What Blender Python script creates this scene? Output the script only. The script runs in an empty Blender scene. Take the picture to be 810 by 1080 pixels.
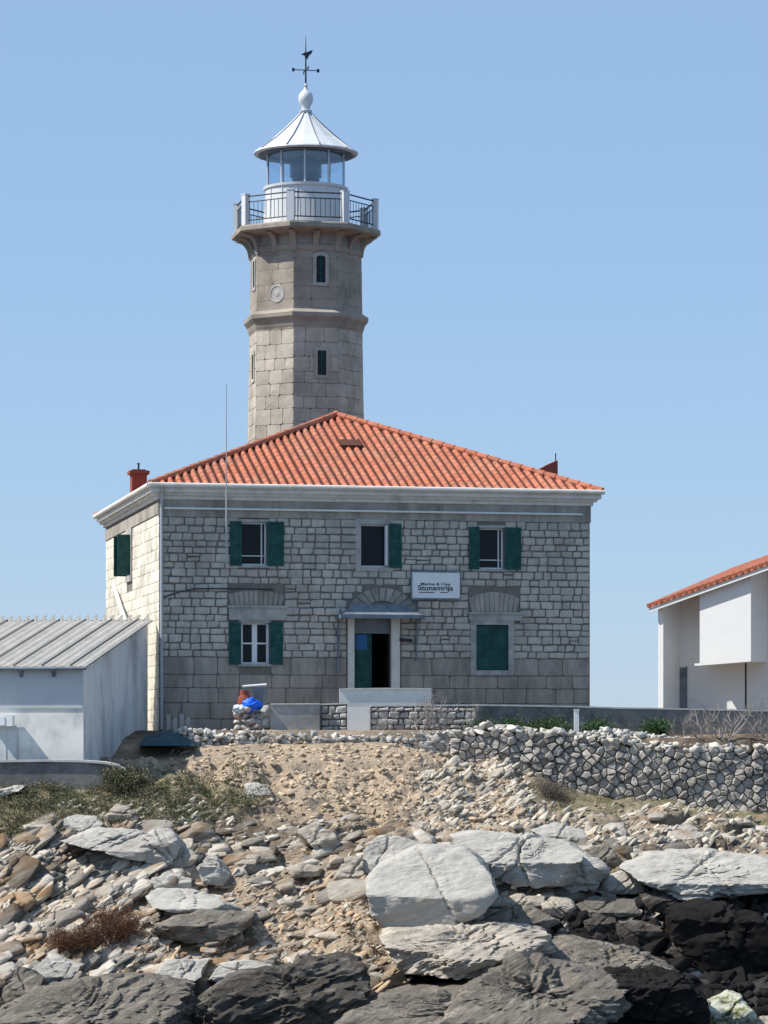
import bpy, bmesh, math, random
import numpy as np
from mathutils import Vector, Matrix
R = math.radians
rnd = random.Random(7)
nrs = np.random.RandomState(5)
C = bpy.context.scene.collection
sc = bpy.context.scene
F = 3300.0; CX = 405.0; HY = 780.0      # focal length and horizon in photo pixels, used to turn a direction into a point

# ------------------------------------------------------------ camera, sky, sun, exposure
cam = bpy.data.cameras.new('camera'); co = bpy.data.objects.new('camera', cam); C.objects.link(co); sc.camera = co
co.rotation_euler = (R(90), 0, 0)
cam.sensor_width = 36; cam.sensor_fit = 'AUTO'; cam.lens = F/1080*36; cam.shift_y = (HY-540)/1080
cam.clip_start = 1; cam.clip_end = 60000
SUN_AZ = -82.0; SUN_EL = 50.0           # azimuth from the view's near side, negative = left
sdir = Vector((math.sin(R(SUN_AZ))*math.cos(R(SUN_EL)), -math.cos(R(SUN_AZ))*math.cos(R(SUN_EL)), math.sin(R(SUN_EL))))
W = bpy.data.worlds.new('World'); sc.world = W; W.use_nodes = True
wn = W.node_tree.nodes; wl = W.node_tree.links; bg = wn['Background']
sky = wn.new('ShaderNodeTexSky'); sky.sky_type = 'NISHITA'; sky.sun_disc = False
sky.sun_elevation = R(SUN_EL); sky.sun_rotation = math.atan2(sdir.x, sdir.y) % (2*math.pi)
sky.altitude = 0; sky.air_density = 1.0; sky.dust_density = 0.1; sky.ozone_density = 4.0
tint = wn.new('ShaderNodeMix'); tint.data_type = 'RGBA'; tint.inputs[0].default_value = .68; tint.inputs[7].default_value = (2.45, 3.75, 5.75, 1)
wl.new(sky.outputs[0], tint.inputs[6]); wl.new(tint.outputs[2], bg.inputs[0]); bg.inputs[1].default_value = 0.115
sl = bpy.data.lights.new('sun', 'SUN'); so = bpy.data.objects.new('sun', sl); C.objects.link(so)
sl.energy = 5.0; sl.angle = R(0.5); sl.color = (1.0, .95, .87)
so.rotation_euler = (-sdir).to_track_quat('-Z', 'Y').to_euler()
sc.view_settings.view_transform = 'Standard'; sc.view_settings.look = 'None'
sc.view_settings.exposure = 0.3; sc.view_settings.gamma = 1

# ------------------------------------------------------------ materials
def mat(name, col, rough=.85, var=.15, scale=3, bump=.0, bscale=20, island=0, col2=None, m2=(.45,.6), s2=None, stretch=None, metal=0, spec=.3, bdist=.02, rot=0):
    m = bpy.data.materials.new(name); m.use_nodes = True; n = m.node_tree.nodes; l = m.node_tree.links
    b = n['Principled BSDF']; b.inputs['Roughness'].default_value = rough; b.inputs['Metallic'].default_value = metal
    b.inputs['Specular IOR Level'].default_value = spec
    geo = n.new('ShaderNodeNewGeometry'); mp = n.new('ShaderNodeMapping'); l.new(geo.outputs['Position'], mp.inputs[0])
    if stretch: mp.inputs['Scale'].default_value = stretch
    if rot: mp.vector_type = 'TEXTURE'; mp.inputs['Scale'].default_value = [1/q for q in stretch]; mp.inputs['Rotation'].default_value = (0,-R(rot),0)
    nz = n.new('ShaderNodeTexNoise'); nz.inputs['Scale'].default_value = scale; nz.inputs['Detail'].default_value = 8; nz.inputs['Roughness'].default_value = .65
    l.new(mp.outputs[0], nz.inputs[0])
    mr = n.new('ShaderNodeMapRange'); mr.inputs[1].default_value = .3; mr.inputs[2].default_value = .7
    mr.inputs[3].default_value = 1-var; mr.inputs[4].default_value = 1+var; l.new(nz.outputs[0], mr.inputs[0])
    val = mr.outputs[0]
    if island:
        mr2 = n.new('ShaderNodeMapRange'); mr2.inputs[3].default_value = 1-island; mr2.inputs[4].default_value = 1+island
        l.new(geo.outputs['Random Per Island'], mr2.inputs[0])
        mm = n.new('ShaderNodeMath'); mm.operation = 'MULTIPLY'; l.new(val, mm.inputs[0]); l.new(mr2.outputs[0], mm.inputs[1]); val = mm.outputs[0]
    base = n.new('ShaderNodeRGB'); base.outputs[0].default_value = (*col, 1); c = base.outputs[0]
    if col2:
        n2 = n.new('ShaderNodeTexNoise'); n2.inputs['Scale'].default_value = s2 or scale*.4; n2.inputs['Detail'].default_value = 9; n2.inputs['Roughness'].default_value = .7
        l.new(mp.outputs[0], n2.inputs[0])
        r2 = n.new('ShaderNodeMapRange'); r2.inputs[1].default_value = m2[0]; r2.inputs[2].default_value = m2[1]; l.new(n2.outputs[0], r2.inputs[0])
        mx = n.new('ShaderNodeMix'); mx.data_type = 'RGBA'; l.new(r2.outputs[0], mx.inputs[0]); l.new(c, mx.inputs[6]); mx.inputs[7].default_value = (*col2, 1); c = mx.outputs[2]
    vm = n.new('ShaderNodeVectorMath'); vm.operation = 'SCALE'; l.new(c, vm.inputs[0]); l.new(val, vm.inputs[3])
    l.new(vm.outputs[0], b.inputs['Base Color'])
    if bump:
        nb = n.new('ShaderNodeTexNoise'); nb.inputs['Scale'].default_value = bscale; nb.inputs['Detail'].default_value = 8; nb.inputs['Roughness'].default_value = .65
        l.new(mp.outputs[0], nb.inputs[0])
        bp = n.new('ShaderNodeBump'); bp.inputs['Strength'].default_value = bump; bp.inputs['Distance'].default_value = bdist
        l.new(nb.outputs[0], bp.inputs['Height']); l.new(bp.outputs[0], b.inputs['Normal'])
    return m
M = {}
M['stone'] = mat('facade_stone', (.49,.45,.39), var=.16, scale=7, bump=.6, bscale=14, island=.11, col2=(.38,.345,.295), s2=.6, stretch=(1,1,.55))
M['mortar'] = mat('facade_mortar', (.19,.17,.148), bump=.3, var=.2)
M['ashlar'] = mat('ashlar_stone', (.37,.33,.28), var=.18, scale=3, bump=.4, bscale=12, island=.08, col2=(.25,.225,.19), s2=.9, stretch=(1.3,1,.4))
M['sunlit_ashlar'] = mat('sunlit_ashlar', (.72,.67,.56), var=.12, scale=3, bump=.35, bscale=12, island=.07, col2=(.5,.46,.38), s2=1.1)
M['trim'] = mat('trim_stone', (.42,.40,.37), var=.15, scale=4, bump=.2, bscale=15, col2=(.3,.29,.27), s2=1.2)
M['cornice'] = mat('cornice_paint', (.70,.66,.60), var=.1, scale=3, bump=.1, col2=(.5,.46,.41), s2=1.3, m2=(.5,.7))
M['tower'] = mat('tower_stone', (.49,.435,.36), var=.12, scale=1.5, bump=.35, bscale=9, island=.09, col2=(.36,.315,.26), s2=.6)
M['render'] = mat('tower_render', (.345,.30,.245), var=.12, scale=1.3, bump=.2, bscale=8, col2=(.25,.215,.175), s2=.7, island=.025)
M['jointdark'] = mat('stone_joint', (.16,.14,.12))
M['tile'] = mat('roof_tile', (.45,.15,.085), var=.22, scale=5, bump=.2, bscale=18, island=.13, col2=(.40,.185,.12), s2=.9, m2=(.46,.66))
M['tilebed'] = mat('tile_bed', (.10,.035,.022), var=.2)
M['green'] = mat('green_paint', (.008,.062,.055), rough=.6, var=.3, scale=4, col2=(.02,.09,.08), s2=3)
M['white'] = mat('white_paint', (.78,.79,.78), rough=.5, var=.05, scale=3)
M['lantern'] = mat('lantern_white', (.62,.63,.645), rough=.45, var=.06, scale=2, col2=(.55,.55,.54), s2=2.5, m2=(.56,.7))
M['plaster'] = mat('white_plaster', (.80,.78,.72), var=.06, scale=1.5, bump=.15, bscale=9, col2=(.5,.50,.49), s2=.9, m2=(.5,.72))
M['dirtywhite'] = mat('weathered_white_plaster', (.74,.73,.71), var=.06, scale=2, bump=.2, bscale=9, col2=(.34,.33,.33), s2=.75, m2=(.46,.72), stretch=(1,1,.35))
M['cleanwhite'] = mat('clean_white_plaster', (.80,.80,.78), var=.03, scale=2, bump=.05)
M['sheet'] = mat('fibre_cement_sheet', (.34,.325,.295), rough=.8, var=.12, scale=2, col2=(.30,.29,.27), s2=1.2, stretch=(1.5,.5,1), bump=.2, bscale=10)
M['iron'] = mat('dark_iron', (.03,.035,.045), rough=.55, var=.1)
M['metal'] = mat('galvanised_pipe', (.42,.43,.44), rough=.5, var=.1, metal=.3)
M['rust'] = mat('rusty_metal', (.22,.06,.035), var=.4, scale=12)
M['hood'] = mat('hood_metal', (.20,.23,.26), rough=.6, var=.12, scale=3, col2=(.13,.15,.17))
M['concrete'] = mat('concrete', (.40,.39,.37), var=.12, scale=2.5, bump=.3, bscale=10, col2=(.28,.27,.25), s2=1)
M['dconcrete'] = mat('dark_concrete', (.24,.225,.21), var=.2, scale=2.5, bump=.4, bscale=9, col2=(.13,.125,.12), s2=.9)
M['cap'] = mat('cap_render', (.60,.59,.56), var=.15, scale=3, bump=.2)
M['dark'] = mat('dark_interior', (.015,.015,.017), var=.1)
M['blue'] = mat('blue_bag', (.01,.13,.75), rough=.4, var=.15, scale=12, bump=.4, bscale=14)
M['sheer'] = mat('pale_bag', (.55,.6,.66), rough=.5, bump=.4)
M['tarp'] = mat('teal_tarp', (.03,.07,.085), rough=.6, var=.2, bump=.4, bscale=6)
M['lettering'] = mat('letter_ink', (.03,.03,.045), rough=.6, var=.0)
M['signblue'] = mat('notice_blue', (.03,.13,.32), rough=.5, var=.0)
M['terracotta'] = mat('terracotta_brick', (.28,.075,.05), var=.2, scale=9, bump=.4)
M['dry'] = mat('drystone', (.50,.475,.43), var=.2, scale=6, bump=.7, bscale=12, island=.22, col2=(.30,.29,.27), s2=1.6, m2=(.46,.62))
M['drywall'] = mat('drystone_face', (.40,.365,.32), var=.2, scale=6, bump=.8, bscale=10, island=.22, col2=(.27,.25,.225), s2=.7, m2=(.46,.62))
M['bed'] = mat('fractured_bedrock', (.36,.325,.275), var=.3, scale=3, bump=1, bscale=7, island=.6, col2=(.20,.125,.065), s2=.45, m2=(.46,.60), stretch=(.6,1,2.6), bdist=.05, rot=25)
M['capstone'] = mat('capping_stone',(.47,.44,.385),var=.2,scale=6,bump=.6,island=.4)
M['drydark'] = mat('drystone_fill', (.12,.108,.095), var=.2)
M['rock'] = mat('pale_limestone', (.42,.395,.35), var=.2, scale=2.6, bump=.9, bscale=6, col2=(.25,.225,.19), s2=.9, m2=(.5,.72), stretch=(.7,1,2.6), bdist=.07, rot=15)
M['rockwarm'] = mat('warm_limestone', (.42,.37,.30), var=.22, scale=2.6, bump=.9, bscale=6, col2=(.26,.22,.18), s2=1.1, m2=(.45,.65), stretch=(.6,1,2.8), bdist=.07, rot=22)
M['rockgrey'] = mat('grey_limestone', (.155,.135,.11), var=.35, scale=2.4, bump=1, bscale=6, col2=(.27,.235,.19), s2=1.3, m2=(.5,.66), stretch=(.45,1,3.2), bdist=.09, rot=32)
M['rockdark'] = mat('tide_and_shade_dark_rock', (.055,.047,.038), var=.35, scale=3, bump=1, bscale=5, col2=(.17,.15,.125), s2=1.4, m2=(.5,.68), stretch=(.45,1,3.2), bdist=.09, rot=28)  # tide-dark rock; also carries the hollow boulders' shade in its colour
M['rockblack'] = mat('wet_and_shade_black_rock', (.016,.014,.013), var=.4, scale=3, bump=.8, bscale=5, spec=.08, bdist=.05)  # wet rock, taken near black with the hollow's shade in the colour
M['lichen'] = mat('lichen_rock', (.42,.42,.34), var=.2, scale=4, bump=.6, bscale=8, col2=(.14,.14,.05), s2=3, m2=(.48,.58))
M['rubtan'] = mat('tan_rubble', (.43,.335,.235), var=.2, scale=6, bump=.5, island=.4)
M['rubpale'] = mat('pale_rubble', (.41,.365,.295), var=.2, scale=6, bump=.4, island=.35)
M['ruborange'] = mat('iron_stained_rubble', (.40,.29,.19), var=.25, scale=6, bump=.5, island=.35)
M['leaf'] = mat('scrub_leaf', (.095,.105,.052), var=.35, scale=3, island=.6, col2=(.19,.16,.09), s2=.9, m2=(.44,.6), rough=.7)
M['leafgreen'] = mat('shrub_leaf', (.035,.085,.02), var=.3, scale=4, island=.5, rough=.6)
M['drygrass'] = mat('dry_grass', (.20,.17,.085), var=.3, scale=2, island=.4, col2=(.11,.12,.05), s2=1)
M['dryleaf'] = mat('dry_twigs', (.13,.06,.032), var=.3, scale=4, island=.4)
M['twig'] = mat('grey_twigs', (.13,.105,.085), var=.3, scale=4, island=.3)
M['bark'] = mat('pale_bark', (.33,.29,.26), var=.2, scale=8, bump=.3)
M['feather'] = mat('white_feather', (.8,.8,.8), var=.03)
M['greyfeather'] = mat('grey_feather', (.4,.43,.47), var=.05)
M['orange'] = mat('beak_orange', (.7,.35,.03), var=.03)

def glassmat(name, tint, alpha):
    m = bpy.data.materials.new(name); m.use_nodes = True; n = m.node_tree.nodes; l = m.node_tree.links; n.clear()
    o = n.new('ShaderNodeOutputMaterial'); t = n.new('ShaderNodeBsdfTransparent'); t.inputs[0].default_value = (*tint, 1)
    g = n.new('ShaderNodeBsdfGlossy'); g.inputs['Roughness'].default_value = .08; g.inputs[0].default_value = (.8,.87,.95,1)
    x = n.new('ShaderNodeMixShader'); x.inputs[0].default_value = alpha
    l.new(t.outputs[0], x.inputs[1]); l.new(g.outputs[0], x.inputs[2]); l.new(x.outputs[0], o.inputs[0]); return m
M['glass'] = glassmat('lantern_glass', (.75,.85,.93), .16)
M['pane'] = mat('window_glass', (.010,.012,.016), rough=.25, var=.0, spec=.2)

# ------------------------------------------------------------ object helpers
def tag(o, label=None, cat=None, group=None, kind=None):
    if label: o['label'] = label
    if cat: o['category'] = cat
    if group: o['group'] = group
    if kind: o['kind'] = kind
    return o
def empty(name, loc, rz, label, cat, group=None):
    o = bpy.data.objects.new(name, None); C.objects.link(o); o.location = loc; o.rotation_euler = (0,0,rz)
    o.empty_display_size = .3
    return tag(o, label, cat, group)
class MB:
    def __init__(s): s.v = []; s.f = []
    def add(s, vs, fs):
        b = len(s.v); s.v += [tuple(p) for p in vs]; s.f += [tuple(i+b for i in f) for f in fs]
    def box(s, x0,x1,y0,y1,z0,z1, P=None, bev=0):
        if x1<x0: x0,x1=x1,x0
        if y1<y0: y0,y1=y1,y0
        if z1<z0: z0,z1=z1,z0
        vs = [(x,y,z) for z in (z0,z1) for (x,y) in ((x0,y0),(x1,y0),(x1,y1),(x0,y1))]
        if P: vs = [P(*p) for p in vs]
        s.add(vs, [(3,2,1,0),(4,5,6,7),(0,1,5,4),(1,2,6,5),(2,3,7,6),(3,0,4,7)])
    def tube(s, pts, r, n=8, cap=True):
        pts = [Vector(p) for p in pts]; rs = r if isinstance(r,(list,tuple)) else [r]*len(pts)
        vs = []; up = None
        for i,p in enumerate(pts):
            d = (pts[min(i+1,len(pts)-1)]-pts[max(i-1,0)]).normalized()
            a = up if up is not None else (Vector((0,0,1)) if abs(d.z)<.9 else Vector((1,0,0)))
            u = d.cross(a).normalized(); w = u.cross(d).normalized(); up = w
            for k in range(n):
                t = 2*math.pi*k/n; vs.append(p+(u*math.cos(t)+w*math.sin(t))*rs[i])
        fs = [(i*n+k, i*n+(k+1)%n, (i+1)*n+(k+1)%n, (i+1)*n+k) for i in range(len(pts)-1) for k in range(n)]
        if cap: fs += [tuple(range(n))[::-1], tuple(range((len(pts)-1)*n, len(pts)*n))]
        s.add(vs, fs)
    def lathe(s, prof, n=32, rot=0, closed=True):      # prof: (r,z)
        vs = [(r*math.cos(rot+2*math.pi*k/n), r*math.sin(rot+2*math.pi*k/n), z) for r,z in prof for k in range(n)]
        fs = [(i*n+k, i*n+(k+1)%n, (i+1)*n+(k+1)%n, (i+1)*n+k) for i in range(len(prof)-1) for k in range(n)]
        if closed: fs += [tuple(range(n))[::-1], tuple(range((len(prof)-1)*n, len(prof)*n))]
        s.add(vs, fs)
    def build(s, name, m, parent=None, smooth=False, loc=None, autos=None):
        me = bpy.data.meshes.new(name)
        v = s.v
        if loc is not None: v = [(a-loc[0], b-loc[1], c-loc[2]) for a,b,c in v]
        me.from_pydata(v, [], s.f); me.materials.append(m); me.update()
        o = bpy.data.objects.new(name, me); C.objects.link(o)
        if loc is not None: o.location = loc
        if parent: o.parent = parent
        if smooth: me.polygons.foreach_set('use_smooth', [True]*len(me.polygons))
        if autos: me.set_sharp_from_angle(angle=R(autos))
        return o
def npmesh(name, V, Fa, m, loc=(0,0,0), smooth=False, autos=None, parent=None):
    me = bpy.data.meshes.new(name); V = np.asarray(V, float) - np.array(loc)
    Fa = np.asarray(Fa, np.int32); k = Fa.shape[1]
    me.vertices.add(len(V)); me.vertices.foreach_set('co', V.ravel().astype(np.float32))
    me.loops.add(Fa.size); me.loops.foreach_set('vertex_index', Fa.ravel())
    me.polygons.add(len(Fa)); me.polygons.foreach_set('loop_start', np.arange(0, Fa.size, k, dtype=np.int32))
    me.update(calc_edges=True)
    if smooth: me.polygons.foreach_set('use_smooth', np.ones(len(Fa), bool))
    me.materials.append(m); o = bpy.data.objects.new(name, me); C.objects.link(o); o.location = loc
    if autos: me.set_sharp_from_angle(angle=R(autos))
    if parent: o.parent = parent
    return o

# ------------------------------------------------------------ noise
def _h(ix,iy,iz,s=0):
    h = (ix.astype(np.int64)*374761393 + iy.astype(np.int64)*668265263 + iz.astype(np.int64)*2147483647*3 + s*1274126177) & 0xffffffff
    h = ((h ^ (h>>13))*1274126177) & 0xffffffff; h = ((h ^ (h>>16))*2246822519) & 0xffffffff
    return ((h ^ (h>>15)) & 0xffffff)/float(0xffffff)
def vnoise(P, s=0):
    i = np.floor(P).astype(np.int64); f = P-i; f = f*f*f*(f*(f*6-15)+10); r = 0
    for a in (0,1):
        for b in (0,1):
            for c in (0,1):
                w = (f[:,0] if a else 1-f[:,0])*(f[:,1] if b else 1-f[:,1])*(f[:,2] if c else 1-f[:,2])
                r = r + w*_h(i[:,0]+a, i[:,1]+b, i[:,2]+c, s)
    return r*2-1
def fbm(P, o=4, s=0, g=.5):
    r = 0; a = 1
    for k in range(o): r = r + a*vnoise(P*2.03**k + 17.3*k, s+k); a *= g
    return r
def cells(x, y, s, seed, tilt):                        # faceted blocks: height offset and crack distance
    px = x/s; py = y/s; ix = np.floor(px); iy = np.floor(py)
    d1 = np.full(x.shape, 9.); d2 = np.full(x.shape, 9.); val = np.zeros(x.shape)
    for a in (-1,0,1):
        for b in (-1,0,1):
            cx = ix+a; cy = iy+b; z = np.zeros_like(cx)
            qx = cx+_h(cx,cy,z,seed); qy = cy+_h(cx,cy,z,seed+1)
            d = np.hypot(px-qx, py-qy)
            v = _h(cx,cy,z,seed+2) + tilt*((px-qx)*(_h(cx,cy,z,seed+3)-.5)+(py-qy)*(_h(cx,cy,z,seed+4)-.5))*2
            near = d < d1
            d2 = np.where(near, d1, np.minimum(d2, d)); val = np.where(near, v, val); d1 = np.where(near, d, d1)
    return val, d2-d1
def sstep(a,b,x): t = np.clip((x-a)/(b-a),0,1); return t*t*(3-2*t)

# ------------------------------------------------------------ terrain
KY = np.array([60, 74, 80, 84, 88, 91, 94, 96.5, 98.5, 100.5, 103.])
KX = np.array([-600., 0, 130, 270, 400, 520, 650, 810, 1400])
KP = np.array([
 [1480,1260,1150,1085,1010, 950, 866, 833, 822, 806, 790],
 [1480,1260,1150,1085,1010, 950, 866, 833, 822, 806, 790],
 [1480,1260,1150,1085,1010, 945, 870, 838, 822, 806, 786],
 [1480,1260,1150,1080,1010, 948, 888, 852, 820, 795, 774],
 [1480,1260,1150,1080,1000, 935, 880, 845, 812, 790, 772],
 [1480,1260,1150,1080, 995, 930, 888, 862, 838, 812, 800],
 [1480,1260,1150,1085,1010, 955, 893, 868, 850, 842, 838],
 [1480,1260,1160,1092,1030, 970, 905, 878, 862, 852, 850],
 [1480,1260,1160,1092,1030, 970, 905, 878, 862, 852, 850]], float)
def wall_y(px): return np.interp(px, [190, 500, 640, 810, 1200], [101.9, 101.3, 100.4, 99.6, 98.6])
def base_h(x, y):
    x = np.asarray(x, float); y = np.asarray(y, float)
    px = CX + x/np.maximum(y,60)*F
    tab = np.array([np.interp(y, KY, r) for r in KP])
    k = np.clip(np.searchsorted(KX, px)-1, 0, len(KX)-2)
    t = np.clip((px-KX[k])/(KX[k+1]-KX[k]), 0, 1); t = t*t*(3-2*t)
    idx = np.arange(x.size).reshape(x.shape)
    T = tab.reshape(len(KX), -1); kk = k.ravel(); ii = idx.ravel()
    py = (T[kk, ii]*(1-t.ravel()) + T[kk+1, ii]*t.ravel()).reshape(x.shape)
    z = (HY-py)*np.minimum(y,103)/F
    back = .30 - .25*sstep(470,560,px)*(1-sstep(103.2,104.2,y)) + .5*sstep(112,135,y)*sstep(5,12,x)
    wy = wall_y(px)
    inwall = sstep(180,215,px)
    s1 = sstep(wy+.05, wy+.35, y)*inwall
    s2 = sstep(101.5,105,y)
    z = z*(1-np.maximum(s1,s2*(1-inwall))) + back*np.maximum(s1, s2*(1-inwall))
    edge = sstep(150,185,y) + sstep(26,48,np.abs(x-2)) 
    return z - np.clip(edge,0,1)*14
def W2(px, Y): return (px-CX)*Y/F
def zone(x, y):
    px = CX + x/y*F; py = HY - base_h(x,y)*F/y
    P = np.stack([x*.8, y*.8, 0*x], 1); n = fbm(P, 4, 31)
    n3 = fbm(P*2.6, 3, 77)
    wob = n*14 + n3*6
    def ell(cx, cy, rx, ry, s=.35):
        d = np.hypot((px-cx+wob)/rx, (py-cy+wob*.5)/ry); return 1-sstep(1-s, 1+s, d)
    scree = np.clip(ell(360,815,150,50)+ell(480,840,95,45)+ell(220,805,120,22)+ell(310,960,75,55)*.8+ell(400,1000,40,60)*.8+ell(640,868,110,22)*.6, 0, 1)
    pad = ell(60,790,170,14,.2) * (py<812) 
    scree = np.clip(scree,0,1)
    scrub = np.clip(ell(110,842,160,26)+ell(0,860,70,30)+ell(230,850,50,16)+ell(720,845,200,20), 0, 1)*(1-scree*.4)
    smooth = np.clip(sstep(103,105,y)+ (py<806), 0, 1)
    dark = np.clip(ell(760,1000,120,72,.3)*1.1 + ell(465,1036,70,16,.3) + ell(640,965,70,20,.3)*.6 + ell(640,990,80,30,.4) + sstep(1015,1050,py+wob), 0, 1)  # hollow and ledge cavity shade painted dark; lowest band is tide-dark rock
    return px, py, scree, scrub, dark, smooth
def terrain_h(x, y, zs=None):
    px,py,scree,scrub,dark,smooth = zs or zone(x,y)
    z = base_h(x,y)
    P = np.stack([x, y, 0*x], 1)
    wx = x + .5*fbm(P*.7,3,3); wy = y + .5*fbm(P*.7,3,9)
    # tilted bedding: blocks elongated and slanting up to the right
    u = wx*.85+wy*.5; v = -wx*.5+wy*.85
    a,c = cells(u, v*1.7, 1.9, 11, .8); b,e = cells(u, v*1.5, .7, 21, .8); g,h = cells(u,v*1.3,.28,41,.6)
    rocky = (1-.8*scree)*(1-.8*scrub)*(1-smooth)
    rocky = rocky*sstep(0,.6,wall_y(px)-y)
    d = (a-.5)*.40 + (b-.5)*.15 + (g-.5)*.07 - .16*(1-sstep(0,.10,c)) - .08*(1-sstep(0,.1,e))
    z = z + rocky*d + fbm(P*1.6,5,51)*.09*(1-smooth*.85) + fbm(P*6,3,61)*.025*(1-smooth*.6)
    gully = scree*(fbm(np.stack([x*1.3+y*.3, y*.35, 0*x],1),4,71)*.26 + fbm(P*3.1,4,91)*.075)
    return z + gully*(1-smooth)

def add_grid(name, xs, ys, hfun, m, attr=True, kind='structure', label=None):
    X,Yy = np.meshgrid(xs, ys); x = X.ravel(); y = Yy.ravel()
    zs = zone(x,y); z = hfun(x,y,zs)
    nx = len(xs); ny = len(ys); i = np.arange((nx-1)*(ny-1)); r = i//(nx-1); c = i%(nx-1); b = r*nx+c
    Fa = np.stack([b,b+1,b+nx+1,b+nx],1)
    o = npmesh(name, np.stack([x,y,z],1), Fa, m, smooth=True)
    ca = o.data.color_attributes.new('zone','FLOAT_COLOR','POINT')
    ca.data.foreach_set('color', np.stack([zs[2],zs[3],zs[4],zs[5]],1).ravel().astype(np.float32))
    o['kind'] = kind
    return o
def ground_mat():
    m = bpy.data.materials.new('shore_ground'); m.use_nodes = True; n = m.node_tree.nodes; l = m.node_tree.links; b = n['Principled BSDF']
    b.inputs['Roughness'].default_value = .9; b.inputs['Specular IOR Level'].default_value = .25
    at = n.new('ShaderNodeVertexColor'); at.layer_name = 'zone'; sp = n.new('ShaderNodeSeparateColor'); l.new(at.outputs[0], sp.inputs[0])
    geo = n.new('ShaderNodeNewGeometry')
    def noise(s, d=8, st=(1,1,1)):
        mp = n.new('ShaderNodeMapping'); mp.inputs['Scale'].default_value = st; l.new(geo.outputs['Position'], mp.inputs[0])
        z = n.new('ShaderNodeTexNoise'); z.inputs['Scale'].default_value = s; z.inputs['Detail'].default_value = d; z.inputs['Roughness'].default_value = .68; l.new(mp.outputs[0], z.inputs[0]); return z.outputs[0]
    def mix(f, a, c):
        x = n.new('ShaderNodeMix'); x.data_type = 'RGBA'
        for s, i in ((f,0),(a,6),(c,7)):
            if isinstance(s, tuple): x.inputs[i].default_value = (*s,1)
            elif isinstance(s, float): x.inputs[i].default_value = s
            else: l.new(s, x.inputs[i])
        return x.outputs[2]
    def ramp(s, a, c):
        r = n.new('ShaderNodeMapRange'); r.inputs[1].default_value = a; r.inputs[2].default_value = c; l.new(s, r.inputs[0]); return r.outputs[0]
    rock = mix(ramp(noise(1.3,9,(1,1,2)),.42,.6), (.20,.155,.11), (.08,.06,.045))  # shade in the gaps between rocks put into a darker ground colour
    rock = mix(ramp(noise(.5),.56,.66), rock, (.32,.22,.145))
    scr = mix(ramp(noise(.8),.42,.62), (.44,.34,.235), (.27,.22,.17)); scr = mix(ramp(noise(7),.45,.65), scr, (.22,.17,.125))
    soil = mix(ramp(noise(2),.4,.6), (.12,.12,.06), (.25,.20,.13))
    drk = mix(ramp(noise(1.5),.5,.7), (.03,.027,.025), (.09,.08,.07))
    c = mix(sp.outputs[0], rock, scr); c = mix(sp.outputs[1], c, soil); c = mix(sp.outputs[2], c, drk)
    l.new(c, b.inputs['Base Color'])
    bp = n.new('ShaderNodeBump'); bp.inputs['Strength'].default_value = .8; bp.inputs['Distance'].default_value = .06; l.new(noise(9), bp.inputs['Height'])
    l.new(bp.outputs[0], b.inputs['Normal']); return m
GM = ground_mat()
def ax(lo, mid0, mid1, hi, fine, grow=1.12):
    core = list(np.arange(mid0, mid1+1e-6, fine)); a = []; s = fine; x = mid0
    while x > lo: s *= grow; x -= s; a.append(x)
    b = []; s = fine; x = core[-1]
    while x < hi: s *= grow; x += s; b.append(x)
    return np.array(a[::-1]+core+b)
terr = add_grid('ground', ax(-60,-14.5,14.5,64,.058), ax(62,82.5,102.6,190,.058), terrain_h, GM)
mb = MB(); mb.add([(-30000,-3000,-9.2),(30000,-3000,-9.2),(30000,50000,-9.2),(-30000,50000,-9.2)],[(0,1,2,3)])
sea = mb.build('sea', mat('sea_water', (.02,.07,.11), rough=.15, var=.2, scale=.05, bump=.6, bscale=.8, spec=.5, bdist=.3)); sea['kind'] = 'structure'
def hit(px, py):                                        # where the line of sight meets the base slope
    Y = np.arange(75, 110, .05); z = (HY-py)*Y/F; h = base_h((px-CX)*Y/F, Y); k = np.argmax(h > z)
    return Y[k] if h[k] > z[k] else 100.
def gz(x, y): return float(terrain_h(np.array([x]), np.array([y]))[0])

# ------------------------------------------------------------ masonry generators
def stones(mb, P, u0, u1, v0, v1, ch, cw, holes, depth=(.03,.06), gap=.022, jit=.014, bev=.022, split=.12, rng=rnd):
    v = v0
    while v < v1-.06:
        h = rng.uniform(*ch); 
        if v1-v-h < ch[0]*.6: h = v1-v
        segs = [(u0,u1)]
        for (a,b,c,d) in holes:
            if c < v+h-.05 and d > v+.05:
                ns = []
                for (s,e) in segs:
                    if b <= s or a >= e: ns.append((s,e)); continue
                    if a-s > .06: ns.append((s,a))
                    if e-b > .06: ns.append((b,e))
                segs = ns
        for (s,e) in segs:
            u = s
            while u < e-1e-4:
                w = rng.uniform(*cw)
                if e-u-w < cw[0]*.7: w = e-u
                parts = [(v, v+h)]
                if rng.random() < split and h > .24: m_ = v+h*rng.uniform(.4,.6); parts = [(v,m_),(m_,v+h)]
                for (a,b) in parts: stone(mb, P, u, u+w, a, b, rng.uniform(*depth), gap, jit, bev, rng)
                u += w
        v += h
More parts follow.
